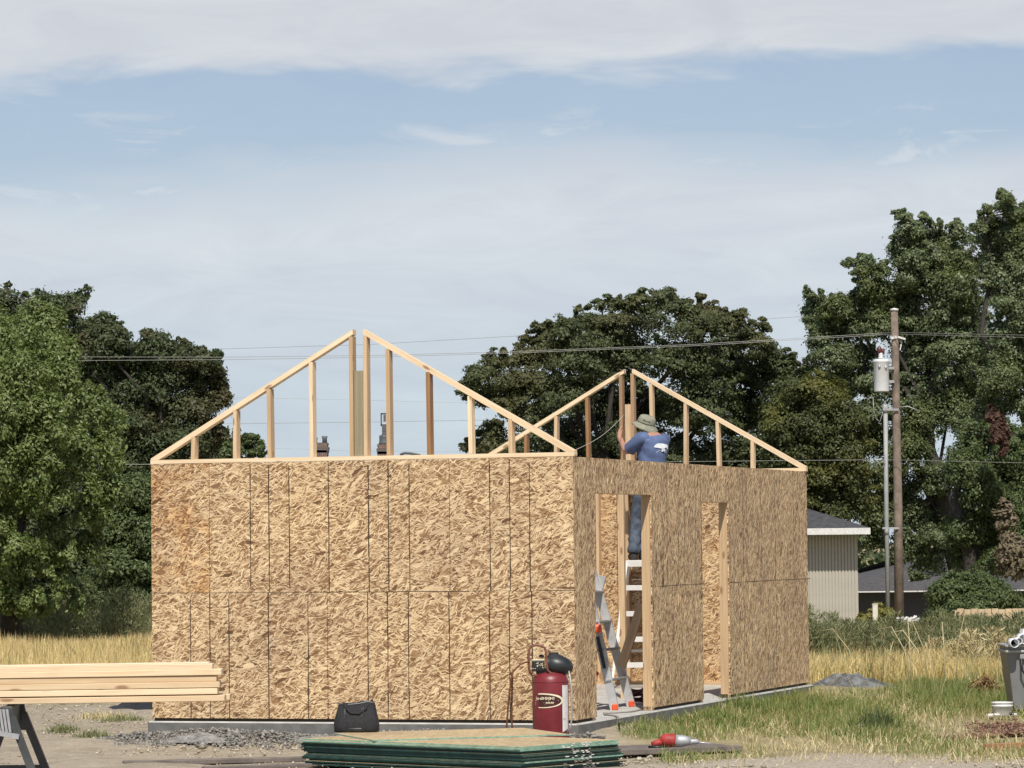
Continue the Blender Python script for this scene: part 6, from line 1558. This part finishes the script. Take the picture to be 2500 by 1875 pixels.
mb = MB(); c2 = atY(2413, 1760, 36.9); c2.z = -.17; mb.tube([c2 + Vector((-.02, 0, 0)), c2 + Vector((.03, .02, 0)), c2 + Vector((.30, .05, 0.005))], [.018, .022, .018], 8); tag(mb.build('white_tube', M['white_paint']), 'short white plastic tube lying under the milky bucket', 'tube')
g = np.random.default_rng(90); n = 3200
c = atZ(2478, 1800, -.19); pos = np.stack([c.x + g.normal(0, .26, n), c.y - .2 + np.abs(g.normal(0, .85, n)), np.full(n, -.18)], 1); pos[:, 2] += g.uniform(0, .06, n) * np.exp(-((pos[:, 0] - c.x - .1) / .35) ** 2)
stones('bark_chips', pos, np.abs(g.normal(.012, .008, n)) + .004, M['bark_chip'], 91, 'reddish bark chips heaped at the lower right corner', 'bark chips')
mb = MB(); a = atZ(2404, 1826, -.16); b = atZ(2560, 1820, -.16); mb.beam(a, b, .04, .07); tag(mb.build('edging_board', M['edging'], None, .004), 'reddish timber edging holding the bark chips', 'edging')
def brush_pile():
    c = atZ(2402, 1708, -.19); g = np.random.default_rng(31); n = 1500
    an = g.uniform(0, 6.283, n); rr = np.sqrt(g.random(n)); p_ = np.stack([c.x + .27 * rr * np.cos(an), c.y + .3 * rr * np.sin(an), -.18 + .26 * (1 - rr ** 1.3) * g.random(n) ** .6], 1)
    d = np.stack([np.cos(an) * .8, np.sin(an) * .8, g.normal(-.25, .35, n)], 1)
    V, F = leaves_from(p_, d, 0.16, 32, 0.07, .45)
    tag(raw_mesh('brush_pile', V, F, M['brown_weed']), 'heap of dried brown pulled weeds left of the grey bin', 'brush heap')
brush_pile()
mb = MB(); g = random.Random(6)
for i in range(9):
    b_ = Vector((g.uniform(4.3, 5.6), g.uniform(42, 47), -.2)); an = g.uniform(-.9, .9); h = g.uniform(.5, .95); l = g.uniform(.15, .5)
    mb.tube([b_, b_ + Vector((l * .3 * math.sin(an), 0, h * .6)), b_ + Vector((l * math.sin(an), .05, h)), b_ + Vector((l * 1.5 * math.sin(an), .08, h * .96))], [.009, .007, .005, .003], 4)
    for k in range(3):
        t = g.uniform(.4, .9); p0 = b_ + Vector((l * t * math.sin(an), 0, h * t)); mb.tube([p0, p0 + Vector((g.uniform(-.15, .15), 0, g.uniform(.06, .18)))], [.004, .002], 3)
tag(mb.build('dead_stalks', M['pale_blade']), 'bare pale weed stalks arching left of the grey bin', 'stalks', kind='stuff')
